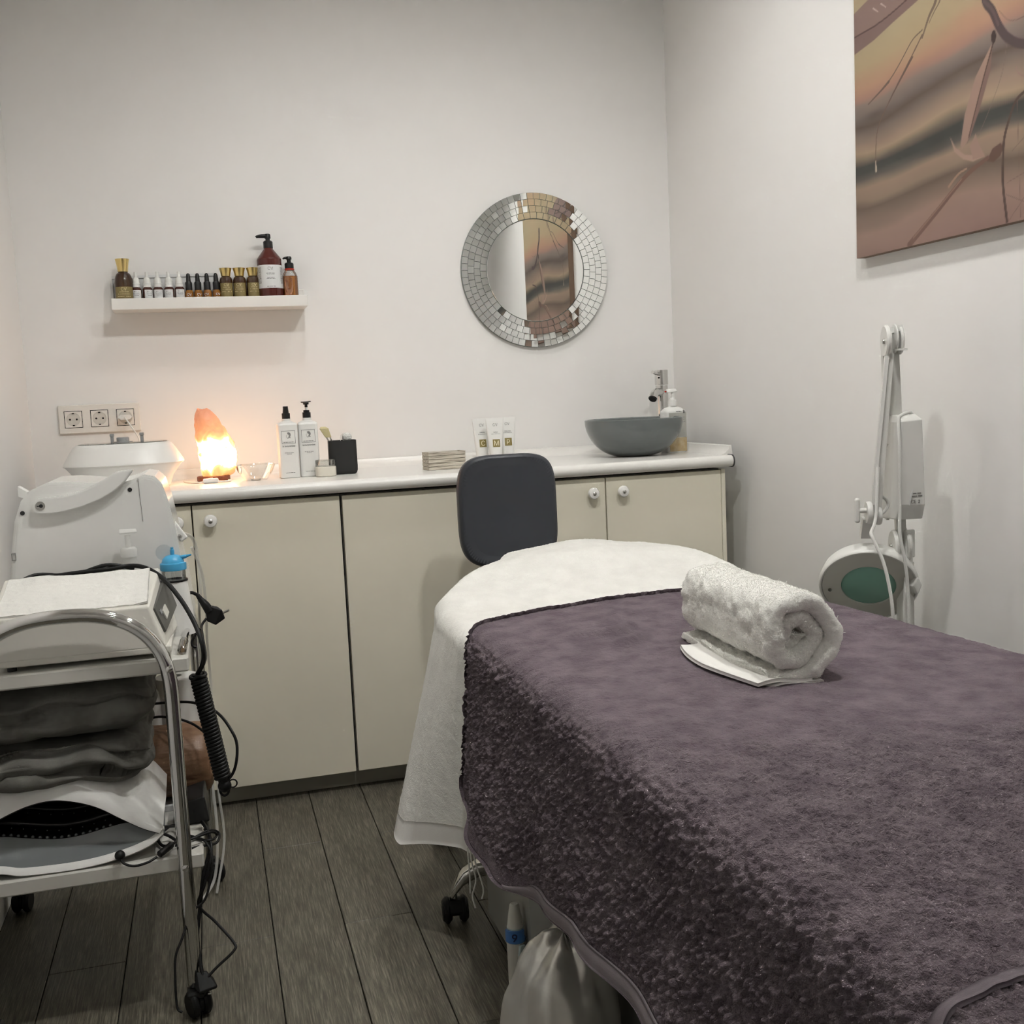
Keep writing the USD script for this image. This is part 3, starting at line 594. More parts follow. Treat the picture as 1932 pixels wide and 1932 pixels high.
t.part('bowl_glass', lathe([(0, .002), (.026, .001), (.030, .003), (.047, .028), (.053, .042), (.0545, .0455), (.056, .0455), (.0555, .041), (.0495, .027), (.032, 0), (.0, 0)], 56), clear('bowl_glass', (0.93, 0.93, 0.92), .05), 50)
def sq_bottle(x, label, y, rz, head):
    t = Thing('lotion_bottle', label, 'bottle', (x, y, ZC), rz=rz, group='square white lotion bottles'); a = .0285
    rg = [superring(0, 0, a * s, a * s, z, 56, e) for s, z, e in ((.93, 0, 7), (.99, .0015, 7), (1, .004, 7), (1, .150, 7), (.985, .1535, 7), (.90, .157, 5), (.62, .161, 3), (.46, .163, 2), (.44, .170, 2))]
    t.part('bottle_body', loft(rg), WPLAST, 40)
    fy = -a - .0004
    fr = sg.box(-.0195, .099, .0195, .136).difference(sg.box(-.0185, .100, .0185, .135))
    e = t.part('emblem', prism_xz(fr, fy, fy + .0004), PRINT, False)
    prof = [(-.0035, .1300), (.001, .1315), (.0055, .1295), (.0072, .1250), (.0062, .1205), (.0045, .1180), (.0065, .1150), (.0040, .1145), (.0018, .1165), (-.0010, .1135), (-.0035, .1130), (-.0005, .1155), (-.0002, .1180), (.0020, .1205), (.0010, .1240), (-.0015, .1265)]
    t.part('emblem_profile', prism_xz(sg.Polygon(prof), fy, fy + .0004), PRINT, False, 'profile of a woman with her hair up', parent=e)
    t.part('emblem_profile', move(front(tube([(-.0018, .1275, 0), (-.0040, .1235, 0), (-.0062, .1215, 0), (-.0050, .1205, 0), (-.0052, .1180, 0), (-.0040, .1160, 0), (-.0010, .1165, 0)], .0003, 5, 4)), (0, fy, 0)), PRINT, False, parent=e)
    t.part('small_print', move(front(words(.030, .0018, 3)), (0, fy + .0002, .1025)), PRINT, False)
    sc = centred(text('la tout premiere', .0046)); sc.apply_transform(np.array([[1, .3, 0, 0], [0, 1, 0, 0], [0, 0, 1, 0], [0, 0, 0, 1.]])); sc = scale(sc, (.036 / np.ptp(sc.vertices[:, 0]), 1, 1))
    t.part('label_print', move(front(sc), (0, fy + .0002, .0915)), PRINTD, False)
    t.part('small_print', move(lines([(.072, .025, .0016), (.0685, .014, .0014), (.015, .026, .0013)], 8), (0, fy + .0002, 0)), PRINT, False)
    if head == 'spray':
        t.part('spray_collar', cyl(.0118, .169, .186, 30, .001), BLACKP, 40)
        t.part('spray_head', cat([lathe([(0, .186), (.0090, .186), (.0078, .196), (.0072, .2055), (0, .2055)], 28), move(rot(cyl(.0018, 0, .001, 12), (1, 0, 0), 90), (0, -.0078, .201))]), BLACKP, 40)
    else:
        t.part('pump_collar', cat([cyl(.0118, .169, .186, 30, .001), cyl(.0088, .186, .192, 26, .001)]), BLACKP, 40)
        t.part('pump_stem', cyl(.0036, .190, .203, 16), WPLAST, 40)
        t.part('pump_head', cat([cyl(.0042, .2005, .208, 18), cyl(.0082, .208, .2145, 24, .001), hull([(-.013, -.004, .2155), (.013, -.004, .2165), (-.013, .004, .2155), (.012, .004, .2165), (0, -.024, .2135)], .0016)]), BLACKP, 40)
    return t
sq_bottle(.2265, 'square white lotion bottle with black spray head beside the pump one', 3.202, 2, 'spray')
sq_bottle(.2870, 'square white lotion bottle with black pump head behind the jar', 3.220, -3, 'pump')
t = Thing('cream_jar', 'low cream-coloured jar with a clear lid in front of the black cup', 'jar', (.326, 3.160, ZC))
t.part('jar_body', loft([superring(0, 0, .0295 * s, .0295 * s, z, 48, 3) for s, z in ((.90, 0), (.99, .002), (1, .005), (1, .026), (.97, .0285), (.9, .029))]), M('jar_cream', (.72, .69, .60), .3), 40)
t.part('lid', lathe([(.0265, .029), (.0285, .030), (.0285, .046), (.0275, .0475), (.0255, .0475), (.0255, .032)], 44), clear('lid_clear', (0.92, 0.93, 0.92), .07), 40)
t = Thing('brush_cup', 'black square cup holding brushes on the worktop', 'cup', (.384, 3.218, ZC), rz=-4); a = .0415
BLKM = M('black_cup', (.017, .017, .0165), .55, specular_ior_level=.35)
t.part('cup_body', loft([superring(0, 0, a * s * k, a * .8 * s * k, z, 60, 6) for s, k, z in ((.80, 1, 0), (.93, 1, .004), (.99, 1, .012), (1, 1, .025), (.985, 1, .099), (.985, .93, .099), (.94, .93, .02), (.8, .6, .018))]), BLKM, 40)
t = Thing('cosmetic_brush', 'flat cosmetic brush with pale bristles leaning in the black cup', 'brush', (.384, 3.218, ZC))
pa, pb = np.array((-.004, .004, .030)), np.array((-.052, -.006, .140)); dd = (pb - pa) / np.linalg.norm(pb - pa)
for o in (-.0055, .0055): t.part('handle', rod(pa + [0, 0, 0], pb - dd * .030 + [o, 0, 0], .0022, 12), STEEL, 40)
t.part('bristles', hull([tuple(pb - dd * .032 + [o, p, 0]) for o in (-.0075, .0075) for p in (-.003, .003)] + [tuple(pb - dd * .005 + [o, p, 0]) for o in (-.0115, .0115) for p in (-.003, .003)] + [tuple(pb + [o, 0, 0]) for o in (-.007, .006)], .0012), M('bristles', (.56, .50, .28), .8, bump=(400, .5, .001)), 50)
t = Thing('cotton_ball', 'round white ball-headed brush standing in the black cup', 'brush', (.396, 3.222, ZC))
bb = trimesh.creation.icosphere(subdivisions=4, radius=.0145); bb.vertices += bb.vertex_normals * ((meshkit.fbm(bb.vertices * 300, 2, 1) - .5) * .0025)[:, None]
t.part('ball', move(bb, (.004, 0, .107)), M('ball_white', (.66, .66, .63), .6), True); t.part('stick', rod((.002, 0, .02), (.004, 0, .096), .003, 10), WPLAST, 40); t.part('loop', tube([(-.010, -.004, .06), (-.0155, -.004, .100), (-.0125, -.004, .115), (-.006, -.004, .12)], .0010, 6), WPLAST)
t = Thing('napkin_box', 'low washed-wood box with grooved sides on the worktop', 'box', (.673, 3.150, ZC), rz=7)
WWOOD = usdkit.material(stage, '/World/Looks/washed_wood', {'tc': ('texture_coordinate', {}), 'mp': ('mapping', dict(scale=(.06, 1, 1))), 'n': ('noise_texture', dict(scale=320.0, detail=4.0)),
    'r': ('rgb_ramp', dict(ramp=[(.32, S(120, 112, 98)), (.5, S(188, 180, 164)), (.7, S(212, 206, 192))])), 'b': ('bump', dict(strength=.4, distance=.001)), 'p': ('principled_bsdf', dict(roughness=.7))},
    [('tc.object', 'mp.vector'), ('mp.vector', 'n.vector'), ('n.fac', 'r.fac'), ('r.color', 'p.base_color'), ('n.fac', 'b.height'), ('b.normal', 'p.normal')], 'p.BSDF')
t.part('base_core', box(-.0555, .0555, -.0285, .0285, 0, .049), M('wood_groove', S(96, 88, 74), .8), False)
for i in range(5):
    z0 = .0004 + i * .0104
    for k, (x0, x1, y0, y1) in enumerate(((-.0575, .0575, -.0305, -.0286), (-.0575, -.0556, -.0286, .0305), (.0556, .0575, -.0286, .0305))): t.part('slat', box(x0, x1, y0, y1, z0, z0 + .0094, .0006), WWOOD, False)
t.part('lid_rim', prism(sg.box(-.0575, -.0305, .0575, .0305).difference(sg.box(-.053, -.026, .053, .026)), .0018).apply_translation((0, 0, .0505)), WWOOD, False)
def cream_tube(label, x, y, rz, L, word, seed):
    t = Thing('cream_tube', label, 'tube', (x, y, ZC), rz=rz, group='white cream tubes standing on their caps'); h = .140
    rg = []
    for u in np.linspace(0, 1, 16):
        w = .0190 + .0105 * u; d = .0165 * (1 - u) ** .8 + .0008; e = 2 + 2.0 * u
        rg.append(superring(0, 0, w, d, .020 + (h - .020) * u, 44, e))
    t.part('tube_body', loft(rg), WPLAST, 40)
    t.part('cap', cyl(.0190, 0, .0205, 32, .001), WPLAST, 40)
    yz = lambda z: -(.0165 * (1 - (z - .02) / (h - .02)) ** .8 + .0008) - .0006
    def on(m, z0):      # bend flat print onto the sloping tube front
        v = m.vertices.copy(); z = v[:, 2] + z0; u = (z - .02) / (h - .02); w = .0190 + .0105 * u; e = 2 + 2.0 * u
        dep = (.0165 * (1 - u) ** .8 + .0008) * (1 - np.clip(np.abs(v[:, 0]) / w, 0, .98) ** e) ** (1 / e)
        return trimesh.Trimesh(np.stack([v[:, 0], v[:, 1] - dep - .0004, z], 1), m.faces, process=False)
    tess = lambda m: ring_tess(m, .003)
    sqm = t.part('gold_square', on(front(tess(move(prism(sg.box(-.0115, -.012, .0115, .012), .0002), (0, 0, 0)))), .062), M('gold_ink_%d' % seed, S(134, 121, 70), .5), False)
    t.part('letter', on(move(front(tess(scale(centred(text(L, .0155)), (.95, 1, 1)))), (0, -.0004, 0)), .062), CREAMINK, False, parent=sqm)
    t.part('label_print', on(front(tess(centred(text('CV', .0085)))), .119), PRINT, False)
    t.part('label_print', on(front(tess(centred(text(word, .0036)))), .096), PRINT, False)
    t.part('small_print', on(lines([(0, .028, .0012)], seed), .090), PRINT, False)
    return t
cream_tube('white cream tube with a gold square lettered C, left one of the three', .8370, 3.335, 6, 'C', 'CREAM', 1)
cream_tube('white cream tube with a gold square lettered M, in front of the other two', .8700, 3.290, 0, 'M', 'MASK', 2)
cream_tube('white cream tube with a gold square lettered P, right one of the three', .9230, 3.340, -2, 'P', 'PEELING', 3)
t = Thing('bowl_sink', 'round grey glass bowl sink standing on the worktop', 'sink', (1.305, 3.215, ZC)); Rb = .155
ou = [(.045 + (Rb - .045) * math.sin(a) ** .95, .116 * (1 - math.cos(a)) ** .92) for a in np.linspace(0.02, math.pi / 2, 16)]
t.part('bowl', lathe([(0, .006), (.045, .004)] + ou + [(Rb - .003, .1185), (Rb - .008, .116)] + [(x - .010, z + .010) for x, z in ou[::-1] if z < .105] + [(0, .014)], 72), BOWLG, 40)
t.part('foot_ring', cyl(.045, 0, .008, 40), M('sink_foot', (.03, .03, .025), .4), 40)
t = Thing('basin_mixer', 'tall chrome single-lever basin mixer behind the bowl sink', 'faucet', (1.472, 3.370, ZC))
t.part('column', cat([cyl(.0235, 0, .004, 36, .001), cyl(.0205, .003, .218, 40)]), CHROME, 40)
t.part('cartridge_head', cyl(.0220, .220, .269, 40, .0012), CHROME, 40)
sd = np.array((-.70, -.714, 0))
t.part('lever', tube([tuple(sd * .015 + [0, 0, .256]), tuple(sd * .055 + [0, 0, .259]), tuple(sd * .078 + [0, 0, .262])], [.0062, .0058, .0056], 14), CHROME, 40)
t.part('spout', tube([tuple(sd * .0 + [0, 0, .195]), tuple(sd * .030 + [0, 0, .1965]), tuple(sd * .054 + [0, 0, .196]), tuple(sd * .071 + [0, 0, .189]), tuple(sd * .083 + [0, 0, .176])], [.0140, .0140, .0140, .0145, .0150], 24), CHROME, 40)
t.part('aerator', along(cyl(.0125, 0, .004, 24), sd * .0825 + np.array([0, 0, .1765]), sd * .094 + np.array([0, 0, .164])), DARKHOLE, 40)
t.part('indicator_dot', along(cyl(.0032, 0, .002, 14), sd * .0212 + np.array([0, 0, .244]), sd * .03 + np.array([0, 0, .244])), DARKHOLE, 40)
t = Thing('soap_dispenser', 'white soap dispenser bottle with a stained beige label behind the sink', 'dispenser', (1.461, 3.262, ZC), rz=8)
t.part('bottle_body', loft([superring(0, 0, .037 * s, .026 * s, z, 52, e) for s, z, e in ((.95, 0, 6), (1, .003, 6), (1, .128, 6), (.97, .135, 5), (.72, .144, 3), (.42, .148, 2), (.40, .152, 2))]), WPLAST, 40)
t.part('label_sheet', box(-.030, .034, -.0266, -.0262, .050, .128), M('grey_label', (.42, .42, .38), .6), False)
t.part('label_sheet', box(-.030, .034, -.0267, -.0262, .004, .048), M('stained_beige_label', (.62, .52, .33), .6, var=(60, (.50, .36, .18), .35, .7)), False, 'stained beige lower label')
t.part('label_print', cat([move(front(centred(text('b', .010, bold=True))), (.026, -.0268, .131)), move(front(words(.020, .0022, 3)), (.006, -.0268, .131))]), PRINTD, False)
t.part('small_print', move(lines([(.112, .014, .002), (.105, .014, .002), (.098, .014, .002)], 5), (.022, -.0268, 0)), PRINT, False)
t.part('pump_collar', lathe([(0, .150), (.0150, .150), (.0145, .164), (.0125, .171), (.008, .172), (.007, .178), (0, .178)], 30), WPLAST, 40)
t.part('pump_stem', cyl(.0042, .176, .196, 16), WPLAST, 40)
t.part('pump_head', hull([(.012, -.006, .197), (.012, .006, .197), (-.020, -.006, .195), (-.020, .006, .195), (.012, 0, .203), (-.020, 0, .202)], .0025), WPLAST, 40)
t.part('nozzle_tip', move(box(-.0275, -.0225, -.003, .003, .1945, .1995, .001), (0, 0, 0)), REDP, False, 'red nozzle tip')

# ------------------------------------------------------------------ basin device on the worktop, left
t = Thing('wax_basin', 'white flared wax basin with a clear lid at the left end of the worktop', 'wax heater', (-.2225, 3.215, ZC))
t.part('basin_body', loft([superring(0, 0, a, b, z, 72, e) for a, b, z, e in ((.112, .100, 0, 3), (.119, .106, .003, 3), (.121, .107, .010, 3), (.128, .110, .03, 3), (.144, .118, .052, 3), (.156, .124, .066, 2.8))]), WPLAST, 40)
t.part('rim_shell', loft([superring(0, 0, a, b, z, 72, e) for a, b, z, e in ((.150, .120, .064, 2.8), (.1585, .126, .0655, 2.7), (.160, .1275, .068, 2.7), (.158, .126, .074, 2.7), (.138, .110, .107, 2.8), (.130, .104, .118, 3), (.122, .098, .1245, 3), (.118, .094, .1245, 3), (.113, .090, .100, 3), (.05, .04, .098, 2))]), WPLAST, 40)
ld = t.part('lid', loft([superring(0, 0, a, b, z, 60, 3) for a, b, z in ((.117, .093, .1205), (.118, .094, .123), (.116, .092, .1265), (.05, .04, .1275))]), LIDCLR, 40, 'clear domed lid')
t.part('lid_knob', cat([cyl(.017, .127, .141, 30, .002), cyl(.026, .1272, .1292, 30)]), GREYP, 40, 'grey lid knob', parent=ld)
for dx in (-.035, .046): t.part('hinge_clip', cat([box(dx - .0045, dx + .0045, .088, .096, .115, .146, .001), box(dx - .006, dx + .006, .086, .098, .142, .150, .001)]), GREYP, False, 'grey hinge clip')
for dx, a in ((-.083, 22), (.088, -18)): t.part('vent_slot', rot(box(dx - .0014, dx + .0014, -.1045, -.095, .026, .036, .0006), (0, 1, 0), -a, (dx, 0, .031)), PRINT, False)
for dx in (-.07, -.058, -.04): t.part('wax_tab', box(dx - .006, dx + .006, -.07, -.068, .102, .120), CLEAR, False)

# ------------------------------------------------------------------ trolley
TX, TY = -.262, 2.245
tr = Thing('trolley', 'white two-shelf trolley with chrome tube frame against the left wall', 'trolley', (TX, TY, 0))
SHELF = M('trolley_shelf', (.62, .61, .56), .4)
for z0, z1, nm in ((.624, .650, 'upper_shelf'), (.262, .290, 'lower_shelf')):
    tr.part(nm, box(-.218, .204, -.272, .275, z0, z1, .003), SHELF, False)
def arch(x0, x1, y, zb, zs, zt, e=2.5):
    cx, hw = (x0 + x1) / 2, (x1 - x0) / 2; q = np.linspace(0, math.pi, 40)
    p = [(x1, y, zb), (x1, y, (zb + zs) / 2)] + [(cx + hw * math.copysign(abs(math.cos(a)) ** (2 / e), math.cos(a)), y, zs + (zt - zs) * math.sin(a) ** (2 / e)) for a in q] + [(x0, y, (zb + zs) / 2), (x0, y, zb)]
    p = np.array(p); d = np.r_[0, np.cumsum(np.linalg.norm(np.diff(p, axis=0), axis=1))]; s = np.linspace(0, d[-1], 130)
    return np.stack([np.interp(s, d, p[:, k]) for k in range(3)], 1)
caster_w = lambda x, y, dx=0: rot(cat([move(rot(cyl(.024, -.018, -.004, 30, .004), (0, 1, 0), 90), (0, 0, 0)), move(rot(cyl(.024, .004, .018, 30, .004), (0, 1, 0), 90), (0, 0, 0)), rot(cyl(.017, -.006, .006, 20), (0, 1, 0), 90)]), (0, 0, 1), dx)
for y, xr_, xl_, nm in ((-.284, .172, -.165, 'near'), (.285, .205, -.205, 'far')):
    f = tr.part('tube_frame', tube(arch(xl_, xr_, y, .052, .585, .744 if nm == 'near' else .70), .0126, 16, smooth=False), CHROME, True, 'chrome arched tube frame')
    for x in (xr_, xl_):
        if nm == 'near':
            for z in (.637, .276): tr.part('screw', rot(move(lathe([(0, 0), (.0062, 0), (.0056, .002), (.003, .0035), (0, .004)], 20), (0, 0, .0115)), (1, 0, 0), 90).apply_translation((x, y, z)), CHROME, 40, parent=f)
        c = tr.part('caster', move(caster_w(0, 0, 25 if x > 0 else -10), (x + .004, y - .012, .024)), RUBBER, 40, 'black twin-wheel caster')
        tr.part('caster_stem', cat([move(cyl(.0062, .03, .060, 14), (x, y, 0)), move(box(-.016, .016, -.022, .016, .036, .050, .004), (x + .002, y - .006, 0))]), BLACKP, 40, parent=c)

# things on the upper shelf
ZU = .650
t = Thing('electro_device', 'low white treatment device with a slanted grey side panel on the trolley top', 'device', (-.24, 2.08, ZU))
dv = lambda x, y, z: (x + .24, y - 2.08, z - ZU)
t.part('housing', hull([dv(*p) for p in ((-.372, 1.993, .672), (-.100, 1.993, .672), (-.122, 2.0, .738), (-.372, 2.0, .738), (-.372, 2.165, .672), (-.085, 2.165, .672), (-.108, 2.165, .780), (-.372, 2.165, .780))], .006), WPLAST2, 40)
t.part('base_tray', hull([dv(x, y, z) for x in (-.374, -.088) for y in (1.990, 2.170) for z in (.662, .668)], .003), WPLAST2, 40)
for x in (-.35, -.11):
    for y in (2.005, 2.15): t.part('foot', move(cyl(.008, 0, .011, 14), dv(x, y, ZU)), BLACKP, 40)
A, B_, C_, D_ = (np.array(dv(*p)) for p in ((-.1150, 2.012, .7335), (-.0985, 2.145, .7680), (-.0815, 2.145, .7130), (-.0985, 2.012, .6900)))
nn = np.cross(B_ - A, D_ - A); nn /= np.linalg.norm(nn); nn = nn if nn[0] > 0 else -nn
quad = lambda a, b, c, d, k0, k1: trimesh.convex.convex_hull(np.array([p + nn * k for p in (a, b, c, d) for k in (k0, k1)]))
pn = t.part('side_panel', quad(A, B_, C_, D_, -.004, .0062), DGREYP, False, 'dark grey slanted control panel')
lerp = lambda u, v: A + (B_ - A) * u + (D_ - A) * v
t.part('panel_button', quad(lerp(.22, .42), lerp(.42, .42), lerp(.42, .78), lerp(.22, .78), .0058, .0085), WPLAST2, False, 'pale rectangular button', parent=pn)
t.part('panel_button', quad(lerp(.12, .30), lerp(.2, .30), lerp(.2, .45), lerp(.12, .45), .0058, .0075), GREYP, False, parent=pn)
def paper(u, v):
    x = -.368 + .248 * u; y = 1.998 + .16 * v
    z = .7455 + (y - 2.0) / .165 * .0405 + .0015
    z = z + .007 * np.clip(meshkit.fbm(np.stack([x * 22, y * 30, 0 * x], -1), 3, 4) - .42, 0, 1) + .0010 * meshkit.noise(np.stack([x * 160, y * 160, 0 * x], -1), 3) + .006 * np.exp(-((v - .93) / .08) ** 2) * (.3 + .7 * np.sin(u * 6) ** 2) + .003 * np.clip((u - .9) * 10, 0, 1)
    return np.stack([x + .24, y - 2.08 - .012 * u * (v - .5), z - ZU], -1)
t = None
pt = Thing('paper_towel', 'white crumpled cloth spread over the trolley device', 'towel', (-.24, 2.08, ZU))
pt.part('cloth', grid(paper, 110, 80, .003), M('embossed_paper', (.74, .735, .69), .9, bump=(300, .35, .002)), True)

t = Thing('facial_machine', 'tall white rounded facial machine with a curved swing handle on the trolley', 'machine', (-.215, 2.36, ZU))
mp = sg.Polygon([(-.380, .652), (-.380, .78), (-.3745, .83), (-.365, .885), (-.350, .925), (-.330, .945), (-.300, .957), (-.262, .957), (-.215, .951), (-.175, .946), (-.145, .953), (-.122, .962), (-.103, .957), (-.090, .943), (-.080, .905), (-.0725, .86), (-.066, .805), (-.056, .74), (-.048, .652)]).buffer(-.006).buffer(.006)
body = prism_xz(affinity.translate(mp, .215, -ZU), -.105, .12)
t.part('housing', body, WGLOSS, 28)
rimp = affinity.translate(mp, .215, -ZU)
t.part('front_face', cat([prism_xz(rimp.buffer(-d), -.105 - y1, -.105 - y0) for d, y0, y1 in ((.0015, 0, .0025), (.004, .0025, .0045), (.008, .0045, .006))]), WGLOSS, 35)
hp = [(-.330, .912), (-.3275, .904), (-.320, .8985), (-.300, .897), (-.274, .899), (-.240, .906), (-.205, .918), (-.178, .933), (-.158, .950), (-.140, .972), (-.1425, .9745), (-.172, .9715), (-.190, .961), (-.215, .9475), (-.240, .938), (-.270, .931), (-.300, .9295), (-.318, .928), (-.327, .922)]
hd = t.part('swing_handle', cat([prism_xz(affinity.translate(sg.Polygon(hp).buffer(-.002).buffer(.002).buffer(-k), .215, -ZU), -.125 + j, -.111) for k, j in ((0, .003), (.0015, .001), (.003, 0))]), WGLOSS, 30, 'curved white swing handle')
mk = lambda r, x, z, y0, y1: move(rot(cyl(r, y0, y1, 24), (1, 0, 0), 90), (x + .215, 0, z - ZU))
t.part('handle_lock', cat([mk(.0088, -.3135, .9145, .124, .1262)]), STEEL, 40, 'steel key lock', parent=hd)
t.part('key_slot', cat([mk(.0035, -.312, .9145, .126, .1268), box(-.3195 + .215, -.312 + .215, -.1268, -.126, .9138 - ZU, .9152 - ZU)]), DARKHOLE, False, parent=hd)
for x, z in ((-.1505, .934), (-.3480, .902)): t.part('screw_hole', mk(.0042, x, z, .1085, .1118), DARKHOLE, 40)
t.part('seam', cat([prism_xz(affinity.translate(sg.LineString([(-.134, .955), (-.133, .92), (-.131, .87)]).buffer(.0005), .215, -ZU), -.1116, -.110)]), PRINT, False)
t.part('rear_latch', prism_xz(affinity.translate(sg.Polygon([(-.362, .930), (-.350, .925), (-.345, .938), (-.362, .950)]), .215, -ZU), -.05, -.02), WPLAST, False)
t.part('side_slot', prism_xz(affinity.translate(sg.box(-.3745, .812, -.3665, .826).difference(sg.box(-.3733, .8132, -.3677, .8248)), .215, -ZU), -.1117, -.110), PRINT, False)
t.part('vapour_arm', hull([(.118, -.04, .215), (.152, -.04, .17), (.118, -.01, .215), (.152, -.01, .17), (.128, -.04, .225), (.160, -.04, .175)], .004), WGLOSS, 40)
t.part('tube_outlet', rod((.137, -.04, .175), (.152, -.045, .178), .0032, 12), STEEL, 40)

t = Thing('humidifier_jar', 'small clear jar with a bright blue spouted lid standing before the facial machine', 'jar', (-.0790, 2.200, ZU))
t.part('holder', loft([superring(0, 0, a, a, z, 40, 2.2) for a, z in ((.034, 0), (.031, .05), (.0245, .100), (.0245, .104))]), WGLOSS, 40, 'white jar holder')
t.part('strap', move(lathe([(.0232, 0), (.0256, 0), (.0256, .0035), (.0232, .0035)], 36), (0, 0, .1035)), RUBBER, 40, 'black retaining ring')
t.part('jar_glass', lathe([(0, .100), (.0215, .100), (.0225, .104), (.0225, .128), (0, .128)], 36), clear('jar_clear', (.86, .87, .85), .08), 40)
t.part('lid', cat([lathe([(0, .126), (.0245, .126), (.0250, .128), (.0250, .138), (.0240, .140), (.0215, .141), (.0195, .148), (.0130, .1535), (.0060, .1555), (0, .156)], 40), cyl(.0040, .154, .166, 16, .0008), cyl(.0028, .164, .170, 14),
    along(cyl(.0042, 0, .014, 14, r2=.0036), (.012, -.004, .149), (.030, -.008, .152)), along(cyl(.0036, 0, .014, 14, r2=.0015), (.022, -.006, .1505), (.040, -.009, .155))]), BLUEP, 40, 'sky blue lid with side spout')
t.part('clear_blade', move(rot(cyl(.0155, 0, .002, 32), (1, 0, 0), 90), (-.016, .012, .160)), frosted('blade_clear', (.62, .66, .66), .45), 40)
t = Thing('foam_pump_flask', 'clear conical pump flask standing between device and facial machine', 'bottle', (-.160, 2.222, ZU))
FL = frosted('flask_clear', (.80, .80, .77), .22)
t.part('flask', lathe([(0, 0), (.040, 0), (.041, .003), (.035, .075), (.022, .130), (.0135, .150), (.0135, .158)], 40), FL, 40)
PT = frosted('pump_clear', (.82, .82, .79), .62)
t.part('pump_collar', lathe([(0, .156), (.0155, .156), (.0155, .170), (.0125, .174), (0, .174)], 28), PT, 40)
t.part('pump_stem', cyl(.0055, .173, .198, 16), PT, 40)
t.part('pump_head', hull([(-.013, -.006, .203), (-.013, .006, .203), (.016, -.004, .2035), (.016, .004, .2035), (-.013, 0, .2085), (.015, 0, .2075)], .002), PT, 40)

t.part('print', wrap(move(front(rot(words(.026, .006, 6), (0, 0, 1), -90)), (0, 0, .130)), .024), frosted('flask_print', (.30, .30, .29), .8), False)

# cords, plug and tubes around the trolley
t = Thing('coiled_cable', 'thick black device cable looped over the trolley and bundled into a hanging coil', 'cable')
t.part('cable', tube([(-.361, 2.05, .747), (-.363, 2.12, .762), (-.335, 2.186, .779), (-.269, 2.186, .786), (-.203, 2.186, .789), (-.145, 2.186, .791), (-.104, 2.14, .776), (-.071, 2.08, .744), (-.048, 2.03, .709), (-.035, 2.0, .675), (-.032, 2.0, .646), (-.036, 2.02, .622), (-.046, 2.05, .600)], .0042, 12), RUBBER)
t.part('cable', tube([(-.362, 2.06, .742), (-.366, 2.13, .768), (-.33, 2.191, .788), (-.262, 2.190, .783), (-.200, 2.189, .797), (-.150, 2.189, .786)], .0036, 10), RUBBER)
ax0, ax1 = np.array((-.046, 2.05, .600)), np.array((-.014, 2.05, .388)); dax = (ax1 - ax0) / np.linalg.norm(ax1 - ax0)
uu = np.cross(dax, [0, 1, 0]); ww = np.cross(dax, uu)
turns = 29; q = np.linspace(0, turns * 2 * np.pi, turns * 14)
hx = ax0 + (ax1 - ax0) * (.06 + .9 * q / q[-1])[:, None] + .0128 * (np.cos(q)[:, None] * uu * 1.0 + np.sin(q)[:, None] * ww)
t.part('coil', tube(hx, .0034, 8, smooth=False), RUBBER)
t.part('cable_core', tube([tuple(ax0), tuple((ax0 + ax1) / 2), tuple(ax1)], .0098, 10), RUBBER)
t.part('cable_tie', cat([tube([tuple(ax0 + .014 * (math.cos(a) * uu + math.sin(a) * ww) + dax * (.004 + .002 * math.sin(3 * a))) for a in np.linspace(0, 2 * math.pi, 9)[:-1]], .0032, 8, closed=True), tube([tuple(ax0 + .012 * (math.cos(a) * uu + math.sin(a) * ww) + dax * .011) for a in np.linspace(0, 2 * math.pi, 9)[:-1]], .0034, 8, closed=True)]), RUBBER)
t.part('loop', tube([(-.013, 2.048, .386), (.004, 2.05, .405), (.0125, 2.05, .432), (.014, 2.06, .460), (.005, 2.07, .483), (-.010, 2.1, .501), (-.031, 2.15, .507), (-.066, 2.2, .509), (-.109, 2.25, .501), (-.147, 2.3, .489)], .0027, 10), RUBBER)
t.part('loop', tube([(-.026, 2.10, .450), (-.040, 2.14, .458), (-.062, 2.18, .468), (-.089, 2.2, .477), (-.131, 2.25, .474), (-.164, 2.28, .461)], .0025, 10), RUBBER)
t.part('end_ball', cat([move(trimesh.creation.icosphere(subdivisions=3, radius=.0125), tuple(ax1 + dax * .006)), tube([tuple(ax1 + [0.0 + .008 * math.sin(a), 0, -.014 - .011 * math.cos(a)]) for a in np.linspace(0, 2 * math.pi, 9)[:-1]], .0022, 8, closed=True), tube([tuple(ax1 + [.016 + .0075 * math.sin(a), -.002, -.003 - .0075 * math.cos(a)]) for a in np.linspace(0, 2 * math.pi, 9)[:-1]], .0014, 8, closed=True)]), RUBBER)
t = Thing('power_plug', 'black mains plug hanging over the right edge of the trolley top', 'plug')
t.part('plug_body', hull([(-.024, 2.30, .681), (-.004, 2.296, .676), (.004, 2.29, .670), (.008, 2.29, .655), (-.008, 2.29, .645), (-.022, 2.296, .652), (-.010, 2.315, .672), (-.006, 2.315, .652)], .003), RUBBER, 40)
t.part('plug_neck', tube([(-.040, 2.30, .706), (-.034, 2.30, .696), (-.026, 2.30, .684), (-.018, 2.30, .670)], [.0042, .0058, .0085, .010], 14), RUBBER)
t.part('pin', rod((.004, 2.292, .6635), (.020, 2.285, .671), .0024, 12), STEEL, 40); t.part('pin', rod((.001, 2.306, .6560), (.006, 2.306, .6585), .0024, 12), STEEL, 40)
t.part('cord', tube([(-.040, 2.30, .706), (-.052, 2.295, .7125), (-.064, 2.28, .708), (-.06, 2.22, .66)], .0035, 10), RUBBER)
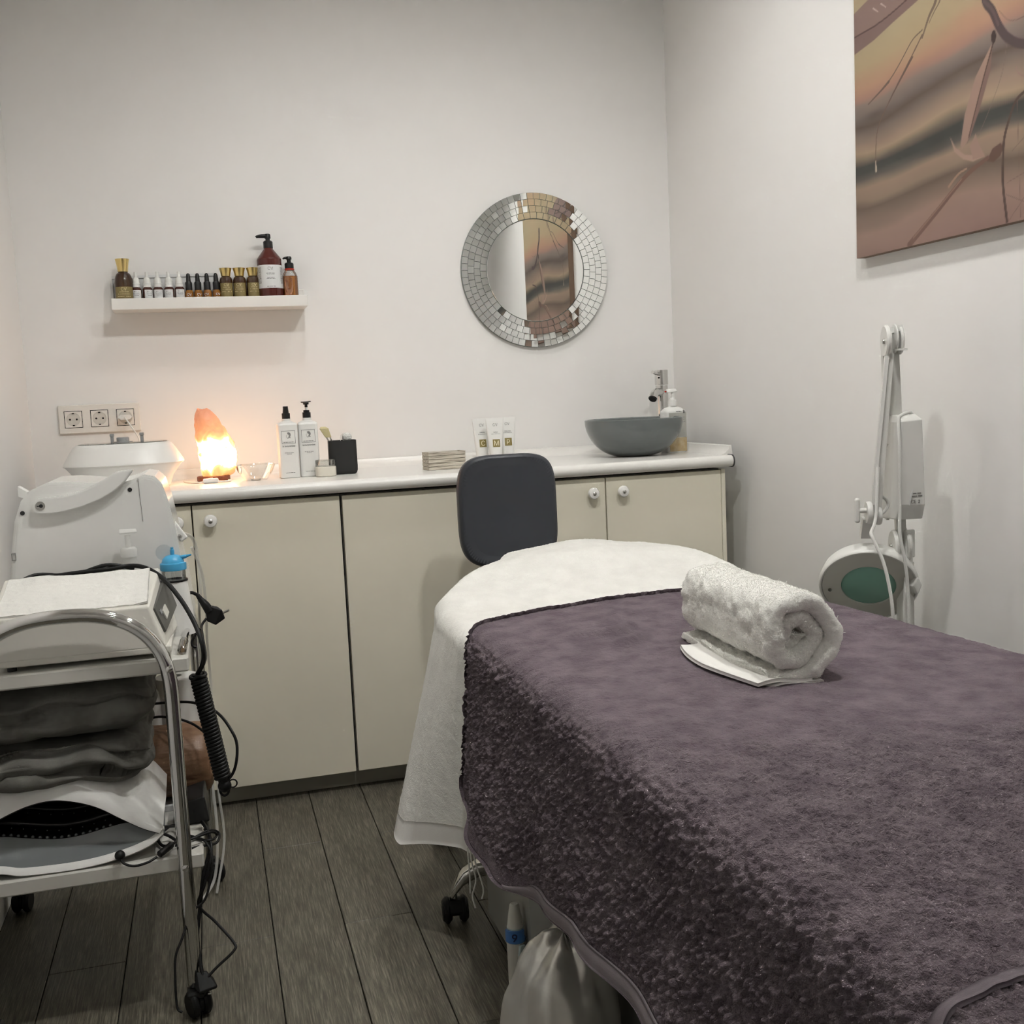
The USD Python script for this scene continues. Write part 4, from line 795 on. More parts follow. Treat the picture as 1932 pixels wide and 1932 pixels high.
t.part('cord', tube([(-.026, 2.295, .656), (-.036, 2.28, .644), (-.034, 2.2, .636), (-.030, 2.1, .622), (-.034, 2.07, .612)], .0026, 10), RUBBER)
t.part('cord', tube([(-.036, 2.11, .672), (-.045, 2.11, .662), (-.053, 2.11, .649), (-.052, 2.11, .640), (-.046, 2.11, .637)], .0023, 10), RUBBER)
t = Thing('glass_electrode', 'chrome rod electrode with a clear glass tip lying on the trolley top', 'electrode')
t.part('rod', rod((-.0565, 2.35, .6575), (-.066, 2.07, .6575), .0066, 18, .002), CHROME, 40)
t.part('glass_tip', rod((-.0658, 2.075, .6580), (-.0685, 1.995, .6580), .0078, 20, .002), clear('electrode_glass', (.80, .78, .74), .16), 40)
t.part('filament', cat([rod((-.066, 2.065, .658), (-.0678, 2.035, .658), .0030, 10), rod((-.0665, 2.02, .656), (-.0672, 2.002, .656), .0035, 10)]), M('filament', (.35, .22, .1), .3, .6), 40)
t = Thing('clear_hose', 'thin clear plastic hose arching from the facial machine down to the floor', 'hose')
t.part('hose', tube([(-.065, 2.315, .828), (-.055, 2.33, .830), (-.042, 2.37, .815), (-.036, 2.39, .784), (-.034, 2.4, .715), (-.041, 2.42, .646), (-.046, 2.53, .577), (-.046, 2.55, .472), (-.043, 2.55, .35), (-.043, 2.54, .229), (-.040, 2.5, .12), (-.052, 2.47, .03), (-.08, 2.42, .0045)], .0036, 10), TUBECLR)
t.part('hose', tube([(-.045, 2.345, .80), (-.029, 2.38, .74), (-.026, 2.41, .66), (-.030, 2.50, .57), (-.030, 2.56, .45), (-.034, 2.55, .32), (-.030, 2.52, .20), (-.026, 2.5, .10), (-.05, 2.44, .0045)], .0030, 10), TUBECLR)
t.part('end_fitting', rod((-.078, 2.315, .8275), (-.064, 2.315, .8285), .0038, 12), STEEL, 40)

# things on the lower shelf
ZL = .290
def fleece(x0, x1, y0, y1, z0, z1, folds, amp, seed, tilt=0.0, endr=.05):
    """a folded fleece: closed loft along x whose front shows rounded layers"""
    nx, na = 120, 150; rings = []; a = np.linspace(0, 2 * np.pi, na, endpoint=False)
    cy, hy, hz = (y0 + y1) / 2, (y1 - y0) / 2, (z1 - z0) / 2
    for i, x in enumerate(np.concatenate([np.linspace(x0, x1 - endr, nx - 34, endpoint=False), x1 - endr + endr * np.sin(np.linspace(0, math.pi / 2, 34))])):
        d = np.clip((x - (x1 - endr)) / endr, 0, 1); k = max(math.sqrt(max(1 - d * d, 0)), .02)
        cz = (z0 + z1) / 2 + tilt * (x - x0)
        c, s = np.cos(a), np.sin(a); e = 3.2
        y = np.sign(c) * np.abs(c) ** (2 / e); z = np.sign(s) * np.abs(s) ** (2 / e)
        wob = .10 * math.sin(x * 21 + seed) + .05 * math.sin(x * 47 + 2 * seed)
        g = np.abs(np.sin((z * .5 + .5 + wob) * math.pi * folds)) ** .5
        front_ = np.clip(-y, 0, 1)
        y = y * (1 - (1 - g) * .16 * front_)
        rings.append(np.stack([np.full(na, x), cy + hy * y * (.55 + .45 * k), cz + hz * z * k], 1))
    m = loft(rings)
    p = m.vertices; n = m.vertex_normals
    p = p + n * ((meshkit.fbm(p * np.array([9, 9, 22]), 3, seed) - .5) * amp + (np.abs(meshkit.noise(p * np.array([14, 14, 40]), seed + 3) - .5) - .2) * amp * .6)[:, None]
    p[:, 0] = np.maximum(p[:, 0], XL + .004); p[:, 2] = np.minimum(p[:, 2], .6225)
    return trimesh.Trimesh(p, m.faces, process=False)
solo('fleece_blanket', fleece(XL + .012, -.128, 1.995, 2.36, .505, .612, 1.7, .026, 3, 0), GREYFLEECE, 'grey fleece blanket folded into a thick roll, upper one on the lower shelf', 'blanket', smooth=True, group='grey fleece blankets')
bl = fleece(XL + .012, -.140, 1.990, 2.34, .424, .516, 2.6, .031, 11, -.02)
solo('fleece_blanket', bl, GREYFLEECE, 'crumpled grey fleece blanket lying on the curved lamp dome', 'blanket', smooth=True, group='grey fleece blankets')
def bolster():
    rings = []; a = np.linspace(0, 2 * np.pi, 64, endpoint=False)
    for x, k in [(-.20, .3), (-.19, .9), (-.18, 1), (-.10, 1), (-.065, 1), (-.050, .97), (-.041, .90), (-.036, .78), (-.034, .55), (-.0345, .2)]:
        e = 2.6; c, s = np.cos(a), np.sin(a)
        rings.append(np.stack([np.full(64, x), 2.285 + .085 * k * np.sign(c) * np.abs(c) ** (2 / e), .372 + .068 * k * np.sign(s) * np.abs(s) ** (2 / e)], 1))
    m = loft(rings); m = ring_tess(m, .01); m.vertices += m.vertex_normals * ((meshkit.fbm(m.vertices * np.array([25, 60, 60]), 3, 2) - .5) * .006)[:, None]; return m
solo('bolster', bolster(), BROWN, 'brown vinyl bolster cushion on the lower trolley shelf', 'cushion', smooth=True)
t = Thing('paper_roll', 'white paper roll standing behind the brown bolster', 'paper roll', (-.098, 2.415, ZL))
t.part('roll', lathe([(.012, 0), (.044, 0), (.0455, .003), (.0455, .222), (.044, .225), (.012, .225), (.012, .0)], 44), M('roll_paper', (.66, .655, .62), .8, bump=(200, .1, .001)), 40)
t.part('core', lathe([(.0105, .010), (.0122, .010), (.0122, .226), (.0105, .226)], 24), M('roll_core', (.55, .53, .48), .8), 40)
t = Thing('white_nozzle_bottle', 'small white nozzle bottle beside the paper roll', 'bottle', (-.150, 2.40, ZL))
t.part('bottle_body', lathe([(0, 0), (.022, 0), (.0225, .18), (.018, .20), (.010, .206), (.010, .215), (.0065, .217), (.0058, .250), (.004, .254), (0, .254)], 30), WPLAST, 40)
t = Thing('carton', 'small white carton under the brown bolster', 'box', (-.100, 2.29, ZL))
t.part('carton_body', box(-.05, .045, -.08, .06, 0, .012, .001), LWHITE, False)

# curved lamp dome: white shell over a grey tray with a dark opening
DY = 1.985
dm = Thing('lamp_dome', 'white and grey curved lamp dome with a dark mouth on the lower shelf', 'lamp', (-.29, 2.14, ZL)); off = np.array([-.29, 2.14, ZL])
def curve(pts, n=90):
    p = smoothpts(pts, 10); d = np.r_[0, np.cumsum(np.linalg.norm(np.diff(p, axis=0), axis=1))]
    return np.stack([np.interp(np.linspace(0, d[-1], n), d, p[:, k]) for k in range(p.shape[1])], 1)
xz = lambda pts, y: [(x, y, z) for x, z in pts]
lipB = curve([(-.476, 1.995, .335), (-.440, 1.995, .372), (-.389, 1.995, .396), (-.345, 2.0, .410), (-.304, 2.0, .414), (-.265, 2.0, .405), (-.230, 1.998, .390), (-.195, 1.992, .368), (-.160, 1.988, .346), (-.131, 1.985, .333)])
lipT = curve([(-.476, 2.0, .352), (-.440, 2.0, .393), (-.389, 2.0, .419), (-.345, 2.005, .432), (-.304, 2.005, .434), (-.262, 2.005, .424), (-.224, 2.0, .408), (-.188, 1.995, .384), (-.155, 1.990, .360), (-.124, 1.985, .341)])
topF = curve([(-.476, 2.03, .390), (-.440, 2.03, .430), (-.389, 2.03, .452), (-.338, 2.03, .458), (-.290, 2.03, .456), (-.245, 2.035, .446), (-.205, 2.05, .434), (-.175, 2.07, .422), (-.145, 2.075, .405), (-.119, 2.06, .372)])
backT = topF + np.stack([np.zeros(90), np.full(90, .26), np.linspace(-.035, -.012, 90)], 1); backT[:, 0] = topF[:, 0] * .96 - .010
dm.part('upper_shell', slab(np.stack([lipB - off, lipT - off, .5 * (lipT + topF) + [0, -.004, .004] - off, topF - off, .5 * (topF + backT) + [0, 0, .004] - off, backT - off]), -.006), WGLOSS, 50)
rimL = curve([(-.476, 1.985, .308), (-.440, 1.982, .306), (-.394, 1.98, .303), (-.362, 1.978, .2955), (-.312, 1.976, .2935), (-.268, 1.976, .2935), (-.225, 1.977, .297), (-.180, 1.98, .3045), (-.145, 1.983, .316), (-.124, 1.985, .332)])
rimL2 = rimL + np.array([0, .004, .006])
inn = curve([(-.476, 2.03, .352), (-.440, 2.03, .352), (-.394, 2.03, .350), (-.362, 2.03, .343), (-.312, 2.03, .333), (-.268, 2.03, .333), (-.225, 2.03, .340), (-.185, 2.02, .348), (-.155, 2.0, .344), (-.133, 1.988, .336)])
TRAY = M('dome_grey', (.17, .185, .185), .16)
dm.part('tray_rim', slab(np.stack([rimL + [0, .004, -.003] - off, rimL - off, rimL2 - off, rimL2 + [0, .006, .004] - off]), -.003), WGLOSS, 50, 'pale rim of the tray')
dm.part('tray', slab(np.stack([rimL2 + [0, .001, 0] - off, .6 * rimL2 + .4 * inn + [0, .004, -.006] - off, .25 * rimL2 + .75 * inn + [0, .004, -.004] - off, inn - off]), -.004), TRAY, 60, 'grey concave tray')
und = rimL * [1, 0, 1] * .94 + np.array([-.017, 2.24, .010])
dm.part('underside', slab(np.stack([rimL + [0, .006, 0] - off, .5 * (rimL + und) + [0, 0, -.0] - off, und - off]), -.003), TRAY, 60)
bk = inn + np.array([0, .16, .004]); bk2 = lipB + np.array([0, .18, -.01])
dm.part('liner', cat([slab(np.stack([inn + [0, 0, -.001] - off, .5 * (inn + bk) + [0, 0, -.010] - off, bk - off]), -.002), slab(np.stack([bk - off, bk2 - off]), -.002), slab(np.stack([bk2 - off, lipB + [0, .004, -.003] - off]), -.002)]), M('dome_black', (.008, .008, .009), .35), 60, 'black inner liner')
for k, dz in ((.35, .004), (.7, .012)):
    dm.part('lamp_bar', tube((inn + (bk - inn) * k + np.array([0, 0, dz]))[8:76:6] - off, .0055, 8), M('bar_black_%d' % int(k * 100), (.01, .01, .011), .25), True)
    dm.part('lamp_beads', cat([move(trimesh.creation.icosphere(subdivisions=1, radius=.0011), tuple(p)) for p in (inn + (bk - inn) * (k - .1) + np.array([0, 0, dz - .004]))[12:74:5] - off]), GREYP, True, kind='stuff')
dm.part('rim_beads', cat([move(trimesh.creation.icosphere(subdivisions=1, radius=.0032), tuple(p)) for p in (inn + [0, .010, -.001])[14:66:3] - off]), TRAY, True, kind='stuff')
dm.part('cable_socket', move(trimesh.creation.icosphere(subdivisions=3, radius=.009), tuple(np.array((-.199, 1.972, .308)) - off)), RUBBER, True)

t = Thing('charger_adapter', 'black power adapter with loops of cord on the lower shelf', 'adapter')
t.part('adapter_block', hull([(-.100, 2.12, .296), (-.050, 2.12, .296), (-.100, 2.20, .300), (-.050, 2.20, .300), (-.104, 2.13, .326), (-.056, 2.13, .336), (-.100, 2.20, .332), (-.054, 2.20, .343)], .004), BLACKP, 40)
t.part('cord', tube([(-.108, 2.02, .292), (-.08, 2.03, .296), (-.047, 2.05, .300), (-.030, 2.06, .288), (-.036, 2.03, .282), (-.066, 2.01, .288), (-.089, 1.99, .294), (-.098, 2.0, .302), (-.07, 2.01, .306), (-.042, 2.03, .304), (-.034, 2.04, .292), (-.05, 2.02, .293), (-.09, 2.06, .296), (-.10, 2.12, .31)], .0024, 9), RUBBER)
t.part('cord', tube([(-.098, 2.02, .294), (-.118, 2.05, .300), (-.135, 2.04, .315), (-.128, 2.02, .330), (-.110, 2.04, .322), (-.105, 2.08, .306), (-.12, 2.1, .300), (-.138, 2.06, .297), (-.130, 2.02, .296), (-.11, 2.01, .297)], .0028, 9), RUBBER)
t.part('cord_join', rod((-.134, 1.972, .2985), (-.112, 1.995, .3050), .0062, 14, .002), RUBBER, 40)
t.part('cord', tube([(-.199, 1.968, .306), (-.192, 1.962, .296), (-.175, 1.958, .2905), (-.153, 1.96, .2925), (-.137, 1.968, .297)], .0022, 9), RUBBER)
t.part('cord', tube([(-.112, 1.995, .305), (-.10, 2.01, .306), (-.09, 2.03, .300)], .0026, 9), RUBBER)
t = Thing('mains_cord', 'black mains cords hanging from the trolley to a plug by its caster', 'cable')
t.part('cord', tube([(-.055, 2.06, .300), (-.047, 2.03, .296), (-.046, 2.0, .270), (-.062, 1.985, .222), (-.074, 1.99, .186), (-.046, 1.985, .150), (-.018, 1.965, .117), (-.018, 1.955, .106), (-.049, 1.945, .086), (-.066, 1.938, .074)], .0026, 9), RUBBER)
t.part('cord', tube([(-.06, 2.10, .30), (-.050, 2.05, .30), (-.047, 2.022, .278), (-.062, 2.0, .236), (-.074, 1.99, .169), (-.080, 1.975, .134), (-.077, 1.95, .090), (-.074, 1.94, .072)], .0036, 9), RUBBER)
t.part('cord', tube([(-.088, 2.05, .298), (-.055, 2.02, .292), (-.044, 1.995, .262), (-.060, 1.975, .205), (-.086, 1.965, .185), (-.106, 1.938, .150), (-.117, 1.925, .129), (-.120, 1.915, .097), (-.120, 1.90, .050), (-.112, 1.895, .040)], .0022, 9), RUBBER)
t.part('plug_body', hull([(-.083, 1.945, .078), (-.070, 1.945, .078), (-.086, 1.935, .060), (-.055, 1.93, .058), (-.060, 1.945, .064), (-.080, 1.925, .056)], .004), RUBBER, 40)
t.part('earth_clip', tube([(-.064, 1.932, .056), (-.062, 1.93, .047), (-.068, 1.93, .046)], .0012, 6), STEEL)

# ------------------------------------------------------------------ stool behind the bed
ch = Thing('stool_chair', 'dark grey upholstered stool chair with chrome star base behind the bed', 'chair', (.72, 2.47, 0)); ox, oy = .72, 2.47
def backrest():
    rings = []; n = 72
    for w, h, y in ((.75, .80, -.010), (.93, .945, -.014), (.985, .985, -.008), (1, 1, 0), (1, 1, .016), (.985, .985, .026), (.93, .945, .033), (.75, .80, .036)):
        q = np.linspace(0, 2 * np.pi, n, endpoint=False); c, s = np.cos(q), np.sin(q); e = 4.2
        x = .132 * w * np.sign(c) * np.abs(c) ** (2 / e); z = .146 * h * np.sign(s) * np.abs(s) ** (2 / e)
        x = x * (1 + .0 * z); rings.append(np.stack([x, y + .10 * x * x / .132 * 1.0 - .25 * z * z + .02 * z, z], 1))
    m = loft(rings); return m
br = backrest(); br = ring_tess(br, .016)
ch.part('backrest', move(rot(br, (0, 0, 1), -3), (.746 - ox, 2.715 - oy, .788)), LEATHER, True, 'dark grey vinyl backrest')
ch.part('back_bracket', tube([(.026, .262, .70), (.026, .275, .52), (.024, .245, .425), (.02, .12, .415)], .011, 12), STEEL)
ch.part('seat', loft([superring(0, -.01, .165 * k, .165 * k, z, 56, 2) for k, z in ((.9, .425), (1, .432), (1.02, .455), (.99, .475), (.9, .485), (.5, .488))]), LEATHER, 50)
ch.part('gas_column', cat([cyl(.025, .10, .26, 24), cyl(.014, .26, .43, 20)]), CHROME, 40)
ch.part('hub', cyl(.042, .085, .125, 30, .006), CHROME, 40)
first = 90; L_ = .24
for k in range(5):
    a = math.radians(first + 72 * k); d = np.array((math.cos(a), math.sin(a), 0)); nrm = np.array((-d[1], d[0], 0))
    rings = []
    for s, z, w, h in ((.03, .112, .020, .016), (L_ * .45, .118, .018, .014), (L_ * .78, .112, .0165, .013), (L_ * .92, .094, .016, .013), (L_ * .985, .072, .0155, .012), (L_ * 1.01, .058, .013, .008)):
        q = np.linspace(0, 2 * np.pi, 24, endpoint=False); rings.append(d * s + [0, 0, z] + np.cos(q)[:, None] * nrm * w + np.sin(q)[:, None] * np.array([0, 0, h]))
    ch.part('base_arm', loft(rings), CHROME, 50)
    cwh = rot(cat([rot(cyl(.0265, -.029, -.008, 32, .007), (0, 1, 0), 90), rot(cyl(.0265, .008, .029, 32, .007), (0, 1, 0), 90), rot(cyl(.012, -.01, .01, 16), (0, 1, 0), 90), box(-.026, .026, -.014, .014, .010, .030, .006)]), (0, 0, 1), -10 + 50 * k)
    ch.part('caster', move(cwh, tuple(d * L_ + [0, 0, .0265])), RUBBER, 40, 'black twin-wheel caster'); ch.part('caster_pin', move(cyl(.0055, .045, .066, 12), tuple(d * L_)), STEEL, 40)

# ------------------------------------------------------------------ treatment bed and towels
BX = .80
bd = Thing('treatment_bed', 'pale grey upholstered treatment bed under the plum and white towels', 'bed', (BX, 1.25, 0))
lb_ = lambda x0, x1, y0, y1, z0, z1, b=.01: box(x0 - BX, x1 - BX, y0 - 1.25, y1 - 1.25, z0, z1, b)
bd.part('pedestal', cat([lb_(.486, 1.09, 1.72, 2.105, .0, .545, .035), lb_(.56, 1.09, .75, 1.73, .0, .545, .02)]), BEDGREY, False, 'pale grey pedestal base')
bd.part('mattress', hull([(x - BX, y - 1.25, z) for x in (.485, 1.135) for y in (.36, 2.21) for z in (.575, .612)], .022), BEDGREY, 40)
bd.part('headrest', hull([(x - BX, y - 1.25, z) for x in (.74, 1.02) for y in (2.34, 2.50) for z in (.60, .640)], .022), BEDGREY, 40)
bd.part('headrest_bar', cat([rod((.80 - BX, 2.0 - 1.25, .560), (.80 - BX, 2.4 - 1.25, .575), .010), rod((.96 - BX, 2.0 - 1.25, .560), (.96 - BX, 2.4 - 1.25, .575), .010)]), STEEL, 40)

foot = []
for s_, z, w, h in ((.10, .118, .019, .016), (.05, .112, .019, .016), (.02, .096, .0185, .0155), (.004, .078, .018, .014), (-.006, .062, .015, .010), (-.010, .055, .008, .005)):
    q = np.linspace(0, 2 * np.pi, 28, endpoint=False); c, s2 = np.cos(q), np.sin(q)
    d = np.array((.985, -.174, 0)); nr = np.array((.174, .985, 0))
    foot.append(np.array((.428, 2.125, 0)) + d * s_ + [0, 0, z] + (np.sign(c) * np.abs(c) ** .6)[:, None] * nr * w + (np.sign(s2) * np.abs(s2) ** .6)[:, None] * np.array([0, 0, h]) - np.array([BX, 1.25, 0]))
bd.part('base_foot', loft(foot[::-1]), CHROME, 40, 'chrome outrigger foot')
hood = lambda r, w: cat([rot(cyl(r, -w, -w * .30, 32, .007), (0, 1, 0), 90), rot(cyl(r, w * .30, w, 32, .007), (0, 1, 0), 90), rot(cyl(r * .5, -w * .4, w * .4, 16), (0, 1, 0), 90), hull([(x, r * .75 * math.cos(a), r * .72 * math.sin(a)) for x in (-w * .8, w * .8) for a in np.linspace(.15, math.pi - .15, 9)], r * .16)])
bd.part('caster', move(rot(hood(.0275, .0265), (0, 0, 1), -6), (.428 - BX, 2.125 - 1.25, .0275)), RUBBER, 40, 'black hooded twin-wheel caster')
bd.part('caster_pin', move(cyl(.0055, .045, .064, 12), (.428 - BX, 2.125 - 1.25, 0)), STEEL, 40)
def xl(y): return .445 + 0 * y
def xr_(y): return np.interp(y, [0.3, 1.389, 1.809, 2.1, 2.3], [1.262, 1.204, 1.172, 1.185, 1.205])
def sstep(a, b, x): t_ = np.clip((x - a) / (b - a), 0, 1); return t_ * t_ * (3 - 2 * t_)
def nz(x, y, s, seed): return meshkit.fbm(np.stack([x * s, y * s, 0 * x + .5], -1), 3, seed) - .5
def bed_section(S_, y, zh, zr, lift, wave):
    """S_ in [0, 1] runs left hem - up - top - right side; returns x, z for each y"""
    r = .042
    left = np.maximum(.648 - r - zh, .02); xa, xb = xl(y), xr_(y)
    arc = r * math.pi / 2; top = xb - xa - 2 * r; right = .648 - r - zr
    tot = left + arc + top + arc + right; d = S_ * tot
    a1 = d; a2 = d - left; a3 = a2 - arc; a4 = a3 - top; a5 = a4 - arc
    x = np.where(a2 < 0, xa, np.where(a3 < 0, xa + r - r * np.cos(np.clip(a2, 0, arc) / r), np.where(a4 < 0, xa + r + a3, np.where(a5 < 0, xb - r + r * np.sin(np.clip(a4, 0, arc) / r), xb))))
    z = np.where(a2 < 0, zh + a1, np.where(a3 < 0, .648 - r + r * np.sin(np.clip(a2, 0, arc) / r), np.where(a4 < 0, .648, np.where(a5 < 0, .648 - r + r * np.cos(np.clip(a4, 0, arc) / r), .648 - r - np.maximum(a5, 0)))))
    return x, z

def plum(nu=480, nv=600):
    U, V = np.meshgrid(np.linspace(0, 1, nu), np.linspace(0, 1, nv), indexing='ij')
    yn = .40
    Y0 = 1.95 - V * (1.95 - yn)
    zh = np.interp(Y0, [.40, .8, 1.07, 1.17, 1.294, 1.40, 1.498, 1.599, 1.733, 1.83, 1.90, 1.935, 1.95], [.41, .395, .388, .384, .372, .350, .328, .310, .303, .312, .318, .330, .350])
    x, z = bed_section(U, Y0, zh, .50, 0, 0)
    y = Y0 + (1 - V) ** 1.0 * np.interp(x, [.44, .50, .60, .95, 1.2], [0, .045, .082, .142, .16]) * np.clip((z - .30) / .33, 0, 1)
    below = np.clip((.61 - z) / .35, 0, 1) * (x < .6)
    # the hanging side bulges out and falls in soft folds
    x = x - below * (.042 * np.sin(np.clip(below, 0, 1) * 2.0) + .016 * below * np.sin(y * 15.0 + .9) + .010 * below * np.sin(y * 31 + 2))
    x = x + .030 * np.exp(-((y - 1.37) / .13) ** 2) * sstep(.45, .95, below)
    topw = sstep(.600, .645, z)
    # gentle lie of the cloth on top, with the creases by the roll
    z = z + topw * (.010 * nz(x, y, 3.2, 3) + .006 * nz(x, y, 9, 5) + .004 * np.sin(np.pi * np.clip((x - .45) / .75, 0, 1)))
    cr = lambda cx, cy_, ang, L_, w, h: h * np.exp(-(((x - cx) * math.cos(ang) + (y - cy_) * math.sin(ang)) / L_) ** 2 - ((-(x - cx) * math.sin(ang) + (y - cy_) * math.cos(ang) + .02 * np.sin(x * 40)) / w) ** 2)
    z = z + topw * (1 - np.exp(-((x - .80) / .12) ** 4 - ((y - 1.50) / .20) ** 4)) * (cr(.67, 1.78, .35, .07, .014, .015) + cr(.70, 1.71, .15, .06, .012, .013) + cr(.66, 1.70, .5, .05, .012, .006) + cr(1.03, 1.60, -.15, .10, .020, .006) + cr(1.05, 1.52, -.1, .10, .016, .005) + cr(.98, 1.42, -.25, .14, .02, .004) + cr(.74, 1.88, .1, .10, .018, .008) + cr(.62, 1.78, .2, .08, .02, .005))
    # stitched lines along the far edge on the left
    P = np.stack([x, y, z], -1)
    n = np.cross(np.gradient(P, axis=0), np.gradient(P, axis=1)); n /= np.maximum(np.linalg.norm(n, axis=2, keepdims=True), 1e-12)
    if n[nu // 2, nv // 2, 2] < 0: n = -n
    q = P.copy()
    tuft = (np.clip(np.abs(meshkit.fbm(q * 118, 2, 9) - .5) * 4.6, 0, 1) - .6) * .0085 + (meshkit.noise(q * 95, 4) - .5) * .0030 + (meshkit.noise(q * 230, 14) - .5) * .0030
    # the pile stands up on the hanging side and the near end, and lies brushed flat on the far top
    rough = 1 - .78 * sstep(.615, .652, z) * sstep(.95, 1.55, y + .25 * (x - .45)) - .30 * sstep(.615, .652, z)
    tuft = tuft * np.clip(rough, .2, 1)
    far = (1 - V) * 1.55
    dull = np.clip((far > .004).astype(float), 0, 1)
    rib = .0034 * (np.cos(np.clip(far, 0, .05) / .05 * 2 * np.pi * 3.0) - 1) * (far < .05) * (z < .66)
    flat = (far < .05).astype(float)
    return P + n * (tuft * (1 - .6 * flat) * np.clip((far - .004) / .01, 0, 1) * np.clip((U * (nu - 1) - 9) / 3, 0, 1) + rib + .0050)[..., None], n
Pp, Np = plum()
pw = Thing('plum_towel', 'large plum terry towel covering the treatment bed', 'towel', (BX, 1.25, .655)); PO = np.array([BX, 1.25, .655])
pw.part('towel', slab(Pp - PO, .0075, True), PURPLE, True)
# woven bands: along the hanging left hem and across the near end
nvv = Pp.shape[1]
jy = lambda y: int((1.95 - y) / 1.55 * (nvv - 1))
ja, jb = jy(1.60), jy(.55)
soft = np.stack([meshkit.noise(np.stack([0 * i_, i_ * .06, 0 * i_], -1), 5) for i_ in [np.arange(ja, jb)]])[0]
nh = 9; k_ = np.linspace(0, 1, 8)[:, None, None]; tap = np.clip(np.linspace(0, 12, jb - ja), 0, 1)[None, :, None]
hb0, hb1 = Pp[0:1, ja:jb], Pp[nh:nh + 1, ja:jb]
def calm(A): 
    B = A.copy()
    for _ in range(6): B[:, 1:-1] = (B[:, :-2] + B[:, 1:-1] + B[:, 2:]) / 3
    return B
hb = calm(hb0) * (1 - k_) + calm(hb0 * (1 - tap * .999) + hb1 * tap * .999) * k_ + calm(calm(Np[nh // 2:nh // 2 + 1, ja:jb])) * (.0030 - .0015 * np.abs(k_ * 2 - 1))
pw.part('hem_band', slab(hb - PO, .004), PBAND, True, 'flat woven band along the hem')
j0 = jy(.605); kk = np.linspace(0, 1, 4)[None, :, None]
st = calm((Pp[30:450, j0:j0 + 1] * (1 - kk) + Pp[30:450, j0 + 4:j0 + 5] * kk).transpose(1, 0, 2)).transpose(1, 0, 2) + Np[30:450, j0 + 2:j0 + 3] * .0012
pw.part('end_stripe', slab(st - PO, .004), M('plum_stripe', (.135, .112, .126), .85, bump=(700, .3, .001)), True, 'woven stripe across the near end')

def white_sheet(nu=250, nv=190):
    """white towel: hangs down the left, lies over the bed end and headrest, right edge folded over"""
    U, V = np.meshgrid(np.linspace(0, 1, nu), np.linspace(0, 1, nv), indexing='ij')
    y = 1.86 + V * .80
    # half widths of the top outline
    xa = np.interp(y, [1.86, 1.90, 1.96, 2.01, 2.20, 2.27, 2.40, 2.52, 2.70], [.472, .468, .450, .437, .437, .445, .555, .655, .70])
    xb = np.interp(y, [1.86, 2.20, 2.30, 2.42, 2.55, 2.70], [1.19, 1.205, 1.19, 1.135, 1.085, 1.05])
    zt = .636 + .004 * sstep(1.95, 2.05, y) + .058 * sstep(2.16, 2.42, y) - .10 * sstep(2.55, 2.66, y) ** 1.4
    zlo = np.interp(y, [1.86, 1.98, 2.12, 2.20, 2.26, 2.34, 2.66], [.22, .215, .195, .19, .20, .40, .52])
    zro = np.interp(y, [1.86, 2.2, 2.35, 2.66], [.45, .45, .52, .56])
    r = .040
    left = np.maximum(zt - r - zlo, .02); arc = r * math.pi / 2; top = xb - xa - 2 * r; right = np.maximum(zt - r - zro, .02)
    tot = left + 2 * arc + top + right; d = U * tot; a2 = d - left; a3 = a2 - arc; a4 = a3 - top; a5 = a4 - arc
    x = np.where(a2 < 0, xa, np.where(a3 < 0, xa + r - r * np.cos(np.clip(a2, 0, arc) / r), np.where(a4 < 0, xa + r + a3, np.where(a5 < 0, xb - r + r * np.sin(np.clip(a4, 0, arc) / r), xb))))
    z = np.where(a2 < 0, zlo + d, np.where(a3 < 0, zt - r + r * np.sin(np.clip(a2, 0, arc) / r), np.where(a4 < 0, zt, np.where(a5 < 0, zt - r + r * np.cos(np.clip(a4, 0, arc) / r), zt - r - np.maximum(a5, 0)))))
    below = np.clip((.60 - z) / .42, 0, 1) * (x < .75) * (a2 < 0)
    x = x - below * (.098 * sstep(1.93, 2.22, y) + .026 * sstep(1.88, 1.98, y)) + below * .010 * np.sin(y * 38 + 1.0) * sstep(0.1, .7, below)
    yy = y - below * .10 * sstep(2.05, 2.24, y) - .012 * below * np.sin(x * 9)
    u_ = np.clip((x - xa) / np.maximum(xb - xa, .01), 0, 1); mid = np.sin(np.pi * u_)
    tw = (a2 > 0) & (a5 < 0)
    z = z + tw * (.016 * mid * sstep(2.2, 2.5, y) * (1 - .35 * np.cos(u_ * 6.3)) + .012 * sstep(1.95, 2.15, y) * nz(x, y, 4, 8) - .012 * np.exp(-((y - 2.32) / .05) ** 2) * mid + .006 * sstep(1.95, 2.15, y) * nz(x, y, 11, 2))
    P = np.stack([x, yy, z], -1)
    n = np.cross(np.gradient(P, axis=0), np.gradient(P, axis=1)); n /= np.maximum(np.linalg.norm(n, axis=2, keepdims=True), 1e-12)
    if n[nu // 2, 40, 2] < 0: n = -n
    t_ = (meshkit.fbm(P * 190, 2, 19) - .5) * .0030
    hem = (U * tot < .035)
    return P + n * (t_ * (1 - .9 * hem))[..., None], n
Pw, Nw = white_sheet()
ww_ = Thing('white_towel', 'white terry towel draped over the head end of the bed', 'towel', (BX, 2.2, .65)); WO = np.array([BX, 2.2, .65])
ww_.part('towel', slab(Pw - WO, .006), PWHITE, True)
kq = np.linspace(0, 1, 6)[:, None, None]
ww_.part('hem_band', slab(Pw[0:1, :125] * (1 - kq) + Pw[8:9, :125] * kq + Nw[4:5, :125] * .0012 - WO, .004), WBAND, True, 'flat woven hem')
